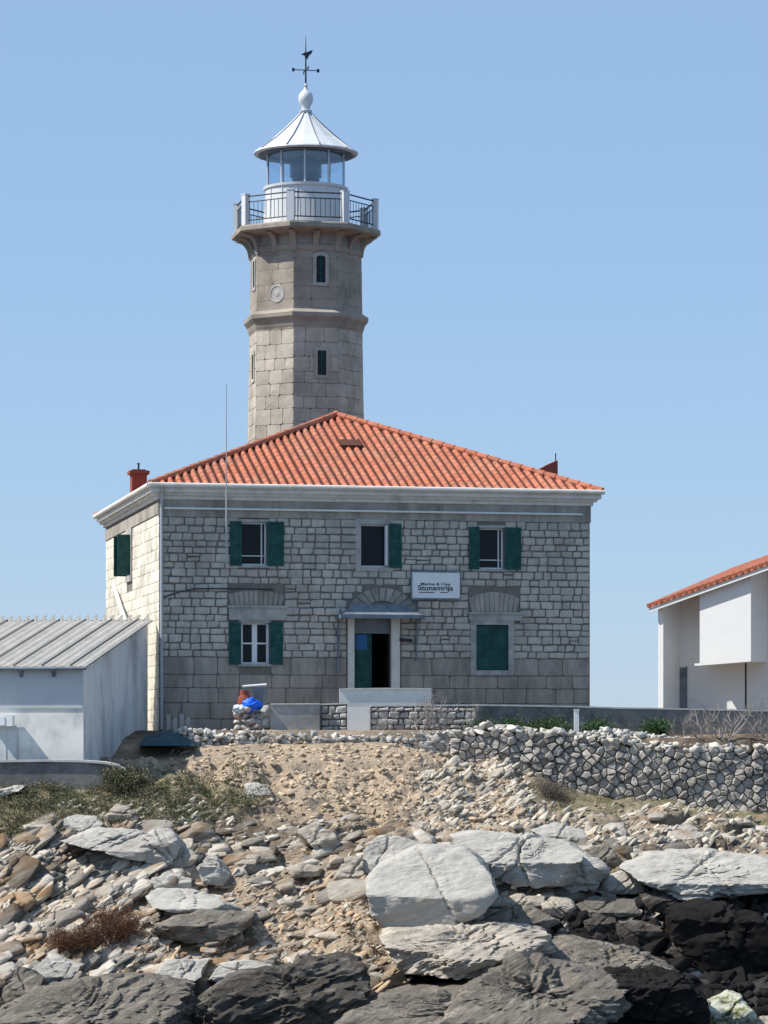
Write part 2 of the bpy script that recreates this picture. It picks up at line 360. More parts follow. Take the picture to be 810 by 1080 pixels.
def stone(mb, P, u0,u1,v0,v1, dep, gap, jit, bev, rng=rnd):
    g = gap/2; q = [(u0+g,v0+g),(u1-g,v0+g),(u1-g,v1-g),(u0+g,v1-g)]
    j = min(jit, (u1-u0)*.2, (v1-v0)*.2)
    q = [(a+rng.uniform(-j,j)*(.6), b+rng.uniform(-j,j)) for a,b in q]
    # chamfer each corner for a hand-dressed outline
    o = []
    for k in range(4):
        p = q[k]; pr = q[k-1]; nx = q[(k+1)%4]; c = rng.uniform(.05,.22)
        o.append((p[0]+(pr[0]-p[0])*min(c,.04/max(.05,math.dist(p,pr))*c*8), p[1]+(pr[1]-p[1])*min(c,.3)*.5))
        o.append((p[0]+(nx[0]-p[0])*min(c,.3)*.5, p[1]+(nx[1]-p[1])*min(c,.04/max(.05,math.dist(p,nx))*c*8)))
    cx = sum(p[0] for p in o)/8; cy = sum(p[1] for p in o)/8; w = max(.05,u1-u0); h = max(.05,v1-v0)
    n = len(o); fr = [(cx+(a-cx)*(1-2*bev/w), cy+(b-cy)*(1-2*bev/h)) for a,b in o]
    vs = [P(a,b,-.01) for a,b in o]+[P(a,b,dep*.6) for a,b in o]+[P(a,b,dep+rng.uniform(-.006,.006)) for a,b in fr]+[P(cx,cy,dep+.008)]
    fs = [(r*n+k, r*n+(k+1)%n, (r+1)*n+(k+1)%n, (r+1)*n+k) for r in (0,1) for k in range(n)] + [(2*n+k, 2*n+(k+1)%n, 3*n) for k in range(n)]
    mb.add(vs, fs)
def sheet_with_holes(mb, P, u0,u1,v0,v1, holes, reveal):
    us = sorted(set([u0,u1]+[h[0] for h in holes]+[h[1] for h in holes])); vs_ = sorted(set([v0,v1]+[h[2] for h in holes]+[h[3] for h in holes]))
    for i in range(len(us)-1):
        for j in range(len(vs_)-1):
            cu = (us[i]+us[i+1])/2; cv = (vs_[j]+vs_[j+1])/2
            if any(h[0]<cu<h[1] and h[2]<cv<h[3] for h in holes): continue
            mb.add([P(us[i],vs_[j],0),P(us[i+1],vs_[j],0),P(us[i+1],vs_[j+1],0),P(us[i],vs_[j+1],0)],[(0,1,2,3)])
    for (a,b,c,d) in holes:
        q = [(a,c),(b,c),(b,d),(a,d)]
        for k in range(4):
            p = q[k]; r = q[(k+1)%4]
            mb.add([P(*p,0),P(*r,0),P(*r,-reveal),P(*p,-reveal)],[(0,1,2,3)])

# ------------------------------------------------------------ keeper's house
HA = R(12.0); U = Vector((math.cos(HA), math.sin(HA),0)); B = Vector((-math.sin(HA), math.cos(HA),0))
HP = Vector((W2(168,106), 106, .25))
def front(px, py):                                      # sight line onto the front wall -> (u, z) in the house's own coordinates
    d = Vector(((px-CX)/F, 1, (HY-py)/F)); t = HP.dot(B)/d.dot(B)
    q = d*t - HP; return q.dot(U), q.z
def side(px, py):
    d = Vector(((px-CX)/F, 1, (HY-py)/F)); t = HP.dot(U)/d.dot(U)
    q = d*t - HP; return q.dot(B), q.z
HW = front(622,700)[0]; HL = side(112,600)[0]; HL = min(max(HL,13.5),16.5)
house = empty('stone_house', HP, HA, 'two storey grey stone keeper\'s house with hipped orange tile roof and green shutters', 'house')
PF = lambda u,v,d: (u, -d, v)
PL = lambda u,v,d: (-d, u, v)                           # left wall: u runs back
def rect(x0,x1,y0,y1):
    xm = (x0+x1)/2; ym = (y0+y1)/2
    return (front(x0,ym)[0], front(x1,ym)[0], front(xm,y1)[1], front(xm,y0)[1])
ztop = front(395,548)[1]                                # top of rubble masonry
zeave = front(395,524)[1]; zlow = front(395,694)[1]
wins = {'ul':rect(254,281,551,596), 'um':rect(380,409,553,598), 'ur':rect(505,531,557,600), 'll':rect(254,284,657,700), 'lr':rect(502,536,659,707)}
door = rect(373,412,652,727)
holes = list(wins.values()) + [door]
mbw = MB(); sheet_with_holes(mbw, PF, 0, HW, 0, zeave, holes, .28)
sv = side(137,590); svin = (sv[0]-.55, sv[0]+.55, wins['ul'][2], wins['ul'][3])
arch_s = (1.2, 3.6, 0, 2.9)
sheet_with_holes(mbw, PL, 0, HL, 0, zeave, [svin], .28)
mbw.add([(HW,0,0),(HW,HL,0),(HW,HL,zeave),(HW,0,zeave)],[(0,1,2,3)]); mbw.add([(0,HL,0),(HW,HL,0),(HW,HL,zeave),(0,HL,zeave)],[(3,2,1,0)])
wall = mbw.build('wall', M['mortar'], house)
def grow(r, a, b=None): b = a if b is None else b; return (r[0]-a, r[1]+a, r[2]-b, r[3]+b)
# lintels, arches and surrounds
dr = door
arch_u = [(rect(240,300,622,655)), (rect(494,548,624,655))]
arch_d = rect(366,440,620,650)
fx = [grow(wins['ul'],.05,.08), grow(wins['um'],.12,.1), grow(wins['ur'],.05,.08), grow(wins['ll'],.05,.08), grow(wins['lr'],.18,.18), (dr[0]-.25,dr[1]+.35,0,dr[3]+.1)]+arch_u+[rect(366,440,638,650), rect(372,434,630,641), rect(382,424,622,632)]
rub = MB(); stones(rub, PF, .02, HW-.02, zlow, ztop, (.21,.30), (.26,.56), fx, depth=(.035,.065), gap=.036, jit=.02, bev=.026, split=.04)
rub.build('rubble_masonry', M['stone'], house)
big = MB(); stones(big, PF, .02, HW-.02, 0, zlow, (.44,.62), (.6,1.25), fx, depth=(.025,.04), gap=.02, jit=.006, bev=.012, split=0)
big.build('ashlar_base', M['ashlar'], house)
vs_ = MB()
def voussoirs(r, z0, z1, nn, fan):
    cu = (r[0]+r[1])/2; w = r[1]-r[0]
    for k in range(nn):
        t0 = (k/nn-.5)*2; t1 = ((k+1)/nn-.5)*2
        a = lambda t, top: cu + t*w/2*(1.0 if top else 1-fan)
        arc = lambda t: z1 - t*t*(z1-z0)*.28
        q = [(a(t0,0),z0),(a(t1,0),z0),(a(t1,1),arc(t1)),(a(t0,1),arc(t0))]
        cx = sum(p[0] for p in q)/4; cz = sum(p[1] for p in q)/4; d = rnd.uniform(.03,.05)
        sh = lambda s: [(cx+(x-cx)*s, cz+(z-cz)*(s+.03)) for x,z in q]
        vs_.add([PF(x,z,-.01) for x,z in sh(.93)]+[PF(x,z,d*.7) for x,z in sh(.93)]+[PF(x,z,d) for x,z in sh(.82)], [(r_*4+i, r_*4+(i+1)%4, (r_+1)*4+(i+1)%4, (r_+1)*4+i) for r_ in (0,1) for i in range(4)]+[(8,9,10,11)])
z_lt = front(270,641)[1]; 
voussoirs(arch_u[0], z_lt+.03, arch_u[0][3], 11, .12); vs_.build('relieving_arch', M['ashlar'], house); vs_ = MB(); voussoirs(arch_u[1], front(520,648)[1]+.03, arch_u[1][3], 10, .12)
vs_.build('relieving_arch', M['ashlar'], house); vs_ = MB()
cu = (arch_d[0]+arch_d[1])/2; zc = front(403,650)[1]; ro = arch_d[3]-zc
for k in range(13):                                     # fan of wedge stones over the door
    a0 = math.pi*(k+.06)/13; a1 = math.pi*(k+.94)/13; r0 = ro*.55; sx = (arch_d[1]-arch_d[0])/2/ro
    q = [(cu-sx*math.cos(a)*r_, zc+math.sin(a)*r_) for a,r_ in ((a0,r0),(a0,ro),(a1,ro),(a1,r0))]
    vs_.add([PF(x,z,-.01) for x,z in q]+[PF(x,z,.045) for x,z in q], [(4,5,6,7),(0,1,5,4),(1,2,6,5),(2,3,7,6),(3,0,4,7)])
vs_.build('door_arch', M['ashlar'], house)
# plain band under the cornice, plinth, corner quoins
bd = MB(); bd.box(-.03, HW+.03, -.045, .1, ztop, zeave-.20); bd.box(-.045, .1, .02, HL, svin[3]+.25, zeave-.30); bd.build('frieze_band', M['ashlar'], house)
# left wall masonry (larger courses, sunlight put into the paler stone colour)
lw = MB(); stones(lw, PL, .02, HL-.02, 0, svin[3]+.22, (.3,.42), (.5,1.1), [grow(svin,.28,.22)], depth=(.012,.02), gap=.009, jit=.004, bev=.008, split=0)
lw.build('side_masonry', M['sunlit_ashlar'], house)
# cornice and gutter round the house
co_ = MB()
for (o0, o1, za, zb) in ((.0,.10,zeave-.20,zeave-.06),(.0,.22,zeave-.06,zeave+.03),(.0,.33,zeave+.03,zeave+.21)):
    e = o1; t = .2
    co_.box(-e, HW+e, -e, t, za, zb); co_.box(-e, t, t+.001, HL+e, za, zb-.002); co_.box(HW-t, HW+e, t+.001, HL+e, za, zb-.002); co_.box(t+.002,HW-t-.002,HL-t,HL+e-.002,za,zb-.002)
co_.build('cornice', M['cornice'], house)
gt = MB(); gz_ = zeave+.26
for (p,q) in (((-.42,-.40),(HW+.42,-.40)),((-.40,-.42),(-.40,HL+.42))):
    gt.tube([(p[0],p[1],gz_),(q[0],q[1],gz_)], .085, 10)
gt.build('gutter', M['cornice'], house)
dp = MB(); dp.tube([(.06,-.46,gz_),(.06,-.2,gz_-.5),(.06,-.12,gz_-.75),(.06,-.12,.1)], .055, 8)
for z in (1.2,3,4.8,6.6): dp.box(-.03,.15,-.13,0,z,z+.04)
dp.build('drainpipe', M['metal'], house)
rp = MB(); 
for a in np.linspace(.15, HW-.3, 4)[:-1]: rp.tube([(a,-.13,front(300,538)[1]),(a+HW/3-.15,-.13,front(300,538)[1])], .035, 8)
rp.build('conduit', M['white'], house)
cb = MB(); pts = [front(x,y) for x,y in ((172,630),(190,624),(206,621),(232,621),(260,621),(288,622))]
cb.tube([(u,-.09,z) for u,z in pts], .025, 6); cb.build('cable', M['iron'], house)
ll = MB(); ll.tube([(-.08, side(122,616)[0], side(122,616)[1]), (-.3, side(140,650)[0], side(144,652)[1]), (-.3, side(143,655)[0]-.1, side(150,662)[1]-.5)], .07, 8); ll.build('drainpipe', M['white'], house)
# roof
OV = .36; ze = zeave+.24; apx = Vector((HW/2, HL/2, 0)); slope_h = front(0,0)[1]*0
d_ap = HP + U*(HW/2) + B*(HL/2); zap = (HY-437)*d_ap.y/F - HP.z
zr = ze
base = [(-OV,-OV,zr),(HW+OV,-OV,zr),(HW+OV,HL+OV,zr),(-OV,HL+OV,zr)]; ap = (HW/2,HL/2,zap-.12)
bed = MB(); bed.add(base+[ap], [(0,1,4),(1,2,4),(2,3,4),(3,0,4),(3,2,1,0)])
roof = bed.build('roof', M['tilebed'], house)
tl = MB()
def roof_side(A, Bp, tiles_mb):
    A = Vector(A); Bp = Vector(Bp); P_ = Vector(ap); e = (Bp-A); L = e.length; e = e/L
    foot = A + e*(P_-A).dot(e); upv = (P_-foot); S = upv.length; upv /= S; nn = e.cross(upv).normalized()
    if nn.z < 0: nn = -nn
    am = (P_-A).dot(e); step = .30; k = step*.5
    while k < L:
        lim = S*(k/am if k < am else (L-k)/(L-am)); s = 0; tlen = .42; jx = rnd.uniform(-.008,.008)
        while s < lim-.02:
            s1 = min(s+tlen+.06, lim+.05); n = 6; vs = []
            jx2 = jx+rnd.uniform(-.005,.005); lift = rnd.uniform(0,.008)
            for (ss, rr, of) in ((s-.0,.100,.024+lift*.6),(s1,.095,.018)):
                for i in range(n+1):
                    t = math.pi*i/n
                    vs.append(A+e*(k+jx2-math.cos(t)*rr)+upv*ss+nn*(of+math.sin(t)*rr*1.0-.02))
            fs = [(i, i+1, n+2+i, n+1+i) for i in range(n)] + [tuple(range(n+1))]
            tiles_mb.add(vs, fs); s += tlen
        k += step
roof_side(base[0], base[1], tl); roof_side(base[3], base[0], tl); roof_side(base[1], base[2], tl)
tl.build('roof_tiles', M['tile'], roof)
hp = MB()
for c_ in base:
    a = Vector(c_)+Vector((0,0,.07)); b = Vector(ap)+Vector((0,0,.12)); n = 24
    for i in range(n):
        p = a.lerp(b,i/n); q = a.lerp(b,(i+1.1)/n); hp.tube([p, q], [.125,.10], 8)
hp.lathe([(.16,0),(.14,.12),(.02,.2)],10); 
for i in range(len(hp.v)-30, len(hp.v)): hp.v[i] = (hp.v[i][0]+ap[0], hp.v[i][1]+ap[1], hp.v[i][2]+ap[2]+.06)
hp.build('hip_tiles', M['tile'], roof)
# roof hatch
def roofpt(px, py):
    d = Vector(((px-CX)/F,1,(HY-py)/F)); n_ = (Vector(base[1])-Vector(base[0])).cross(Vector(ap)-Vector(base[0])); n_.normalize()
    nw = U*n_.x+B*n_.y+Vector((0,0,n_.z)); p0 = HP+U*base[0][0]+B*base[0][1]+Vector((0,0,base[0][2]))
    t = p0.dot(nw)/d.dot(nw); q = d*t-HP; return Vector((q.dot(U), q.dot(B), q.z))
h0 = roofpt(370,473); sl_ = (ap[2]-zr)/(HL/2+OV)
hk = MB(); 
PH = lambda x,y,z: (h0.x+x, h0.y+y, h0.z+y*sl_+z)
hk.box(-.36,.36,-.1,.6,.0,.13,PH); hk.box(-.42,.42,-.16,-.1,.0,.17,PH); hk.box(-.42,-.36,-.1,.65,.0,.17,PH); hk.box(.36,.42,-.1,.65,.0,.17,PH)
hk.build('roof_hatch', M['tilebed'], roof)
# chimneys
def at_left(px, py, back, nm, mt, w, top):
    x = side(px,py)
ch = MB(); cx_, cy_ = 1.1, 9.2
cw = HP+U*cx_+B*cy_; 
pxw = CX+cw.x/cw.y*F
def chim(px, ytop, w, depthB):                           # chimney seen at px, standing depthB back from the front wall
    d0 = HP + B*depthB; t = (px-CX)/F
    u = (t*d0.y - d0.x)/(U.x - t*U.y); Yc = (d0+U*u).y
    return u, depthB, (HY-ytop)*Yc/F - HP.z
u_, b_, zt = chim(146, 497, .6, 7.2)
zb_ = ze + sl_*0
ch.box(u_-.27,u_+.27,b_-.3,b_+.3,ze+.1,zt-.12); ch.box(u_-.36,u_+.36,b_-.38,b_+.38,zt-.12,zt); ch.box(u_-.24,u_+.24,b_-.26,b_+.26,zt,zt+.05)
chm = ch.build('chimney', M['terracotta'], house)
cp = MB(); cp.tube([(u_,b_,zt+.04),(u_+.01,b_,zt+.26)], .035, 8); cp.box(u_-.05,u_+.05,b_-.05,b_+.05,zt+.26,zt+.29); cp.build('flue_pipe', M['iron'], chm)
u2,b2,zt2 = chim(586, 478, .1, 8.5)
cv = MB(); zr2 = ze + (HW+OV-u2)*(ap[2]-ze)/(HW/2+OV)
cv.add([(u2-.75,b2-.2,zt2-.66),(u2+.03,b2-.2,zr2-.1),(u2+.03,b2+.2,zr2-.1),(u2-.75,b2+.2,zt2-.66),(u2+.03,b2-.2,zt2-.28),(u2+.03,b2+.2,zt2-.28),(u2-.3,b2-.2,zt2-.42),(u2-.3,b2+.2,zt2-.42)],[(0,1,4,6),(3,7,5,2),(0,6,7,3),(6,4,5,7),(1,2,5,4),(0,3,2,1)])
cvo = cv.build('roof_cowl', M['terracotta'], house)
cp = MB(); cp.tube([(u2,b2,zr2+.1),(u2,b2,zt2)], .022, 6); cp.build('flue_pipe', M['iron'], cvo)

# windows
def shutter(P, u0,u1,v0,v1, d0, parent, lab=None):
    m = MB(); t = .06
    m.box(u0,u1,v0,v1, d0+.012, d0+.022, lambda x,y,z: P(x,y,z))
    for (a,b,c,d) in ((u0,u0+t,v0,v1),(u1-t,u1,v0,v1),(u0+t,u1-t,v0,v0+t*1.3),(u0+t,u1-t,v1-t*1.3,v1),(u0+t,u1-t,(v0+v1)/2-t*.6,(v0+v1)/2+t*.6)):
        m.box(a,b,c,d, d0, d0+.045, lambda x,y,z: P(x,y,z))
    v = v0+.12
    while v < v1-.1:
        m.add([P(u0+t,v,d0+.03),P(u1-t,v,d0+.03),P(u1-t,v+.05,d0+.022),P(u0+t,v+.05,d0+.022),P(u0+t,v-.005,d0+.02),P(u1-t,v-.005,d0+.02)],[(0,1,2,3),(4,5,1,0)]); v += .06
    for v in (v0+.2, v1-.2): m.box(u0,u0+.1,v-.02,v+.02,d0+.045,d0+.052, lambda x,y,z: P(x,y,z))
    o = m.build('shutter', M['green'], parent)
    if lab: o['label'] = lab
def bx(m, P, u0,u1,v0,v1,d0,d1): m.box(u0,u1,v0,v1,d0,d1, lambda x,y,z: P(x,y,z))
def window(P, r, parent, style, sh=(), surround=0, sill=True, framemat='white'):
    m = MB(); t = .05; u0,u1,v0,v1 = r
    for q in ((u0,u0+t,v0,v1),(u1-t,u1,v0,v1),(u0+t,u1-t,v0,v0+t),(u0+t,u1-t,v1-t,v1)): bx(m,P,*q,-.2,-.12)
    if style == 'cross':
        c = (u0+u1)/2; h = v0+(v1-v0)*.5
        bx(m,P,c-.055,c+.055,v0+t,v1-t,-.19,-.11)
        for (a,b) in ((u0+t,c-.055),(c+.055,u1-t)):
            bx(m,P,a,b,h-.025,h+.025,-.18,-.125); bx(m,P,a,a+.035,v0+t,v1-t,-.178,-.123); bx(m,P,b-.035,b,v0+t,v1-t,-.178,-.123)
    if style == 'half':
        h = v0+(v1-v0)*.22; bx(m,P,u0+t,u1-t,h-.015,h+.015,-.15,-.13); bx(m,P,u1-.17,u1-.13,v0+t,v1-t,-.19,-.13)
    w = m.build('window', M[framemat], parent)
    g = MB(); bx(g,P,u0+t*.5,u1-t*.5,v0+t*.5,v1-t*.5,-.24,-.165); g.build('pane', M['pane'], w)
    if style == 'open':                                  # one casement leaf standing open, edge-on
        g = MB(); bx(g,P,u1-.1,u1-.05,v0+.04,v1-.04,-.1,.02+.16); g.build('casement', M['white'], w)
    for (a,b) in sh: shutter(P, a, b, v0-.03, v1+.03, .05, w)
    if surround:
        s = MB(); k = surround
        bx(s,P,u0-k,u0,v0-k*.9,v1+k,-.02,.06); bx(s,P,u1,u1+k,v0-k*.9,v1+k,-.02,.06); bx(s,P,u0,u1,v1,v1+k,-.02,.062); bx(s,P,u0,u1,v0-k*.9,v0,-.02,.075)
        s.build('surround', M['trim'], w)
    elif sill:
        s = MB(); bx(s,P,u0-.1,u1+.1,v0-.09,v0-.005,-.1,.075); s.build('sill', M['trim'], w); s = MB(); bx(s,P,u0-.06,u1+.06,v1+.005,v1+.1,-.02,.055); s.build('head_stone', M['trim'], w)
    return w
fr_ = lambda px: front(px,575)[0]
window(PF, wins['ul'], house, 'half', [(fr_(242),fr_(254.5)),(fr_(282),fr_(299))])
window(PF, wins['um'], house, 'open', [(fr_(410),fr_(423))], surround=.17)
window(PF, wins['ur'], house, 'half', [(fr_(494),fr_(505)),(fr_(532),fr_(549))])
fl_ = lambda px: front(px,680)[0]
window(PF, wins['ll'], house, 'cross', [(fl_(241),fl_(254)),(fl_(284.5),fl_(298))])
r = wins['lr']; cmid = (r[0]+r[1])/2
w = window(PF, r, house, 'none', [], surround=.2, framemat='green')
for (a,b) in ((r[0]+.02,cmid-.01),(cmid+.01,r[1]-.02)): shutter(PF, a, b, r[2]+.02, r[3]-.02, -.06, w)
for (x0,x1,y0,y1) in ((241,302,641,654),(494,550,648,654.5)):
    ln = MB(); q = rect(x0,x1,y0,y1); ln.box(q[0],q[1],-.08,0,q[2],q[3]); ln.box(q[0]-.04,q[1]+.04,-.12,0,q[3],q[3]+.07); ln.build('lintel', M['trim'], house)
# weathered surround below the lower left window
ap_ = MB(); q = rect(252,288,704,740); 
# side window with open green shutters standing out
w = window(PL, svin, house, 'none', [], surround=.25)
for s_ in (-1,1):
    uc = svin[0]-.03 if s_<0 else svin[1]+.03
    m = MB(); m.box(-.52,-.04, uc-.025, uc+.025, svin[2], svin[3])
    for k in range(20): 
        v = svin[2]+.08+k*(svin[3]-svin[2]-.16)/20; m.box(-.48,-.08,uc-.035,uc+.035,v,v+.03)
    m.build('shutter', M['green'], w)
# doorway
dm = MB(); u0,u1,v0,v1 = door; hv = front(393,668)[1]
dj = MB(); dj.box(u0-.22,u0,-.14,.1,v0-.25,v1+.02); dj.box(u1,u1+.30,-.14,.1,v0-.25,v1+.02); dj.box(u0-.22,u1+.30,-.14,.1,v1+.02,v1+.2)
db = MB(); db.add([(u0,.28,v0),(u1,.28,v0),(u1,2.5,v0),(u0,2.5,v0),(u0,.28,v1),(u1,.28,v1),(u1,2.5,v1),(u0,2.5,v1)],[(0,3,2,1),(4,5,6,7),(3,7,6,2),(0,4,7,3),(1,2,6,5)])
um = front(393,690)[0]
dleaf = MB(); dleaf.box(u0+.02,um,.16,.21,v0,hv-.03)
for (a,b,c,d) in ((u0+.08,um-.06,v0+.15,v0+.8),(u0+.08,um-.06,v0+.95,hv-.15)):
    for q in ((a,b,c,c+.03),(a,b,d-.03,d),(a,a+.03,c,d),(b-.03,b,c,d)): dleaf.box(q[0],q[1],.148,.165,q[2],q[3])
dleaf.tube([(um-.05,.12,v0+1.05),(um-.05,.16,v0+1.05)],.02,6)
dr_ = dleaf.build('door', M['green'], house)
dj.build('door_frame', M['cornice'], dr_); db.build('doorway_interior', M['dark'], dr_)
tr = MB(); tr.box(u0,u1,.14,.2,hv,hv+.07); 
for k in range(4): a = u0+(u1-u0)*k/3-.02; tr.box(a,a+.04,.15,.19,hv+.07,v1)
tr.box(u0,u1,.17,.18,hv+.07,v1); tr.build('transom', M['hood'], dr_)
nt = MB(); q = rect(376,388,669,685); nt.box(q[0],q[1],.14,.158,q[2],q[3]); nt.build('notice', M['signblue'], dr_)
# metal hood over the door
q0 = front(355,650); q1 = front(440,650); qt0 = front(372,637); qt1 = front(424,637); D_ = .95
hd = MB(); hd.add([(q0[0],-D_,q0[1]),(q1[0],-D_,q1[1]),(q1[0],0,q0[1]),(q0[0],0,q0[1]),(qt0[0],-.12,qt0[1]),(qt1[0],-.12,qt0[1]),(qt1[0],0,qt0[1]),(qt0[0],0,qt0[1])],[(0,1,5,4),(1,2,6,5),(3,0,4,7),(4,5,6,7),(3,2,1,0)])
hd.box(q0[0]-.06,q1[0]+.06,-D_-.06,-D_,q0[1]-.1,q0[1]+.03); hd.box(q0[0]-.06,q0[0],-D_,0,q0[1]-.1,q0[1]+.03); hd.box(q1[0],q1[0]+.06,-D_,0,q0[1]-.1,q0[1]+.03)
hdo = hd.build('door_hood', M['hood'], house)
for u,yb in ((q0[0]+.03,710),(q1[0]-.05,697)):
    m = MB(); zb = front(400,yb)[1]; m.box(u-.025,u+.025,-.12,-.06,zb,q0[1]-.05); m.tube([(u,-.12,zb+.5),(u,-.8,q0[1]-.08)],.018,6); m.build('bracket', M['hood'], hdo)
lm = MB(); q = front(427,676); lm.box(q[0]-.04,q[0]+.04,-.12,0,q[1]-.03,q[1]+.03); lm.tube([(q[0]-.22,-.16,q[1]+.04),(q[0]+.22,-.16,q[1]+.0)],.055,8); lm.build('wall_lamp', M['iron'], house)

# antenna mast on the front wall
q = front(236,520); qb = front(236,700); qt = front(236,406)
an = MB(); an.tube([(q[0],-.55,qb[1]+3.2),(q[0],-.55,q[1])], .03, 8); an.tube([(q[0],-.55,q[1]),(q[0],-.55,qt[1])], [.022,.012], 8)
for z in (qb[1]+3.4, q[1]-1.0, q[1]-.5): an.tube([(q[0],-.55,z),(q[0],0,z)], .02, 6)
loc = HP+U*q[0]; a_ = empty('antenna', HP, HA, 'thin tall whip antenna rising above the roof edge left of centre', 'antenna')
an.build('mast', M['metal'], a_)
# coat-like white cloth on left shutter
# sign board
sg = rect(434,484,604,631); sn = empty('sign_board', HP, HA, 'white rectangular sign board with dark lettering on the stone front beside the door hood', 'sign')
m = MB(); m.box(sg[0],sg[1],-.14,-.10,sg[2],sg[3]); m.build('panel', M['white'], sn)
m = MB(); e=.05
for q in ((sg[0]-e,sg[1]+e,sg[2]-e,sg[2]),(sg[0]-e,sg[1]+e,sg[3],sg[3]+e),(sg[0]-e,sg[0],sg[2],sg[3]),(sg[1],sg[1]+e,sg[2],sg[3])): m.box(q[0],q[1],-.15,-.05,q[2],q[3])
m.build('frame', M['hood'], sn)
def text(s, cx, z, h, wid, parent, bold=.0):
    cu_ = bpy.data.curves.new('lettering','FONT'); cu_.body = s; cu_.size = 1; cu_.align_x = 'CENTER'; cu_.offset = bold; cu_.extrude = .004
    t = bpy.data.objects.new('lettering_source', cu_); C.objects.link(t); bpy.context.view_layer.update()
    me = bpy.data.meshes.new_from_object(t); bpy.data.objects.remove(t)
    xs = [v.co.x for v in me.vertices]; w0 = max(xs)-min(xs); mx = (max(xs)+min(xs))/2; k = wid/w0
    for v in me.vertices: v.co = ((v.co.x-mx)*k+cx, -.142-v.co.z, v.co.y*h+z)
    me.materials.clear(); me.materials.append(M['lettering']); me.name = 'lettering'
    o = bpy.data.objects.new('lettering', me); C.objects.link(o); o.parent = parent
cx_ = (sg[0]+sg[1])/2-.02; sw = sg[1]-sg[0]; shh = sg[3]-sg[2]
text('Marina & Civa', cx_, sg[2]+shh*.50, .13, sw*.62, sn, .02); text('Stunamrija', cx_, sg[2]+shh*.305, .24, sw*.74, sn, .02); 
for (fa,fb) in ((-.36,-.02),(.10,.26)):
    m = MB(); m.box(cx_+fa*sw, cx_+fb*sw, -.146,-.141, sg[2]+shh*.205, sg[2]+shh*.235); m.build('underline', M['lettering'], sn)

# ------------------------------------------------------------ lighthouse tower
TY = 124.0; TP = Vector((W2(322.5,TY), TY, .25)); KT = TY/F
def tz(py, r=2.25): return (HY-py)*(TY-r)/F - TP.z
def tg(py): return tz(py, 2.85)
def tl_(py): return tz(py, 1.6)
def t0(py): return tz(py, 0)
tower = empty('lighthouse_tower', TP, HA, 'octagonal stone lighthouse tower with white lantern room rising behind the house', 'lighthouse')
OR = R(22.5)
def octr(z, z0=tz(470), z1=tz(262)): return 2.36 + (2.24-2.36)*min(1,max(-.6,(z-z0)/(z1-z0)))
zcor = tz(336); ztop_ = tz(248)
m = MB(); m.lathe([(octr(0)-.015,0),(octr(zcor)-.015,zcor),(octr(ztop_)-.012,ztop_+.6)], 8, OR); shaft = m.build('shaft', M['jointdark'], tower)
mlow = MB(); mup = MB()
twin = {}
for k in range(8):
    a = -math.pi/2 + k*math.pi/4; nx, ny = math.cos(a), math.sin(a); tx, ty = -ny, nx
    def PT(u,v,d, nx=nx,ny=ny,tx=tx,ty=ty):
        r = octr(v)*math.cos(math.pi/8); hw = octr(v)*math.sin(math.pi/8); uu = u*hw
        return (nx*(r-.012+d)+tx*uu, ny*(r-.012+d)+ty*uu, v)
    hl = []; hu = []
    if k == 0: hl = [(-.0,.24,tz(397),tz(367))]; hu = [(-.02,.28,tz(300),tz(266))]
    if k == 6 : hl = [(.0,.3,tz(402),tz(372))]; hu = [(.0,.3,tz(300),tz(275))]
    stones(mlow, PT, -1, 1, 6.5, zcor-.1, (.42,.62), (.45,.85), [], depth=(.012,.02), gap=.012, jit=.003, bev=.006, split=0)
    stones(mup, PT, -1, 1, zcor+.1, ztop_+.1, (.5,.7), (.6,1.2), [], depth=(.016,.020), gap=.004, jit=.001, bev=.003, split=0)
    if k in (0,6):
        for (uc, ytop, ybot, wd, arch) in ((.14,369,395,.34,0),(.12,269,297,.36,1)):
            z0, z1 = tz(ybot), tz(ytop); c = uc*1.7
            r = octr((z0+z1)/2)*math.cos(math.pi/8)
            Q = lambda x,z,d, nx=nx,ny=ny,tx=tx,ty=ty,r=r: (nx*(r+d)+tx*x, ny*(r+d)+ty*x, z)
            def outline(w, za, zb): 
                o = [(c-w/2,za),(c+w/2,za)]
                if arch: o += [(c+w/2*math.cos(t), zb-w*.2+w*.25*math.sin(t)) for t in [math.pi*i/8 for i in range(9)]]
                else: o += [(c+w/2,zb),(c-w/2,zb)]
                return o
            def prism(o, d0, d1, mb_): 
                n = len(o); mb_.add([Q(x,z,d0) for x,z in o]+[Q(x,z,d1) for x,z in o], [tuple(range(n,2*n))]+[(i,(i+1)%n,n+(i+1)%n,n+i) for i in range(n)])
            sm = MB(); big_ = outline(wd+.26, z0-.13, z1+.13); sml = outline(wd, z0, z1); n = len(sml)
            if len(big_)==n:
                sm.add([Q(x,z,.0) for x,z in big_]+[Q(x,z,.05) for x,z in big_]+[Q(x,z,.05) for x,z in sml]+[Q(x,z,.0) for x,z in sml],
                       [(r_*n+i, r_*n+(i+1)%n, (r_+1)*n+(i+1)%n, (r_+1)*n+i) for r_ in range(3) for i in range(n)])
            wo = sm.build('window', M['trim'] if arch else M['tower'], tower)
            pm = MB(); prism(sml, .0, .022, pm); pm.build('pane', M['pane'], wo)
            fm = MB(); fm.box(c-.02,c+.02,.022,.035,z0,z1, lambda x,y,z: Q(x,z,y)); 
            for zz in (z0+(z1-z0)*.36, z0+(z1-z0)*.7): fm.box(c-wd/2,c+wd/2,.022,.032,zz-.012,zz+.012, lambda x,y,z: Q(x,z,y))
            fm.build('glazing_bar', M['green'], wo)
mlow.build('ashlar', M['tower'], shaft); mup.build('upper_ashlar', M['render'], shaft)
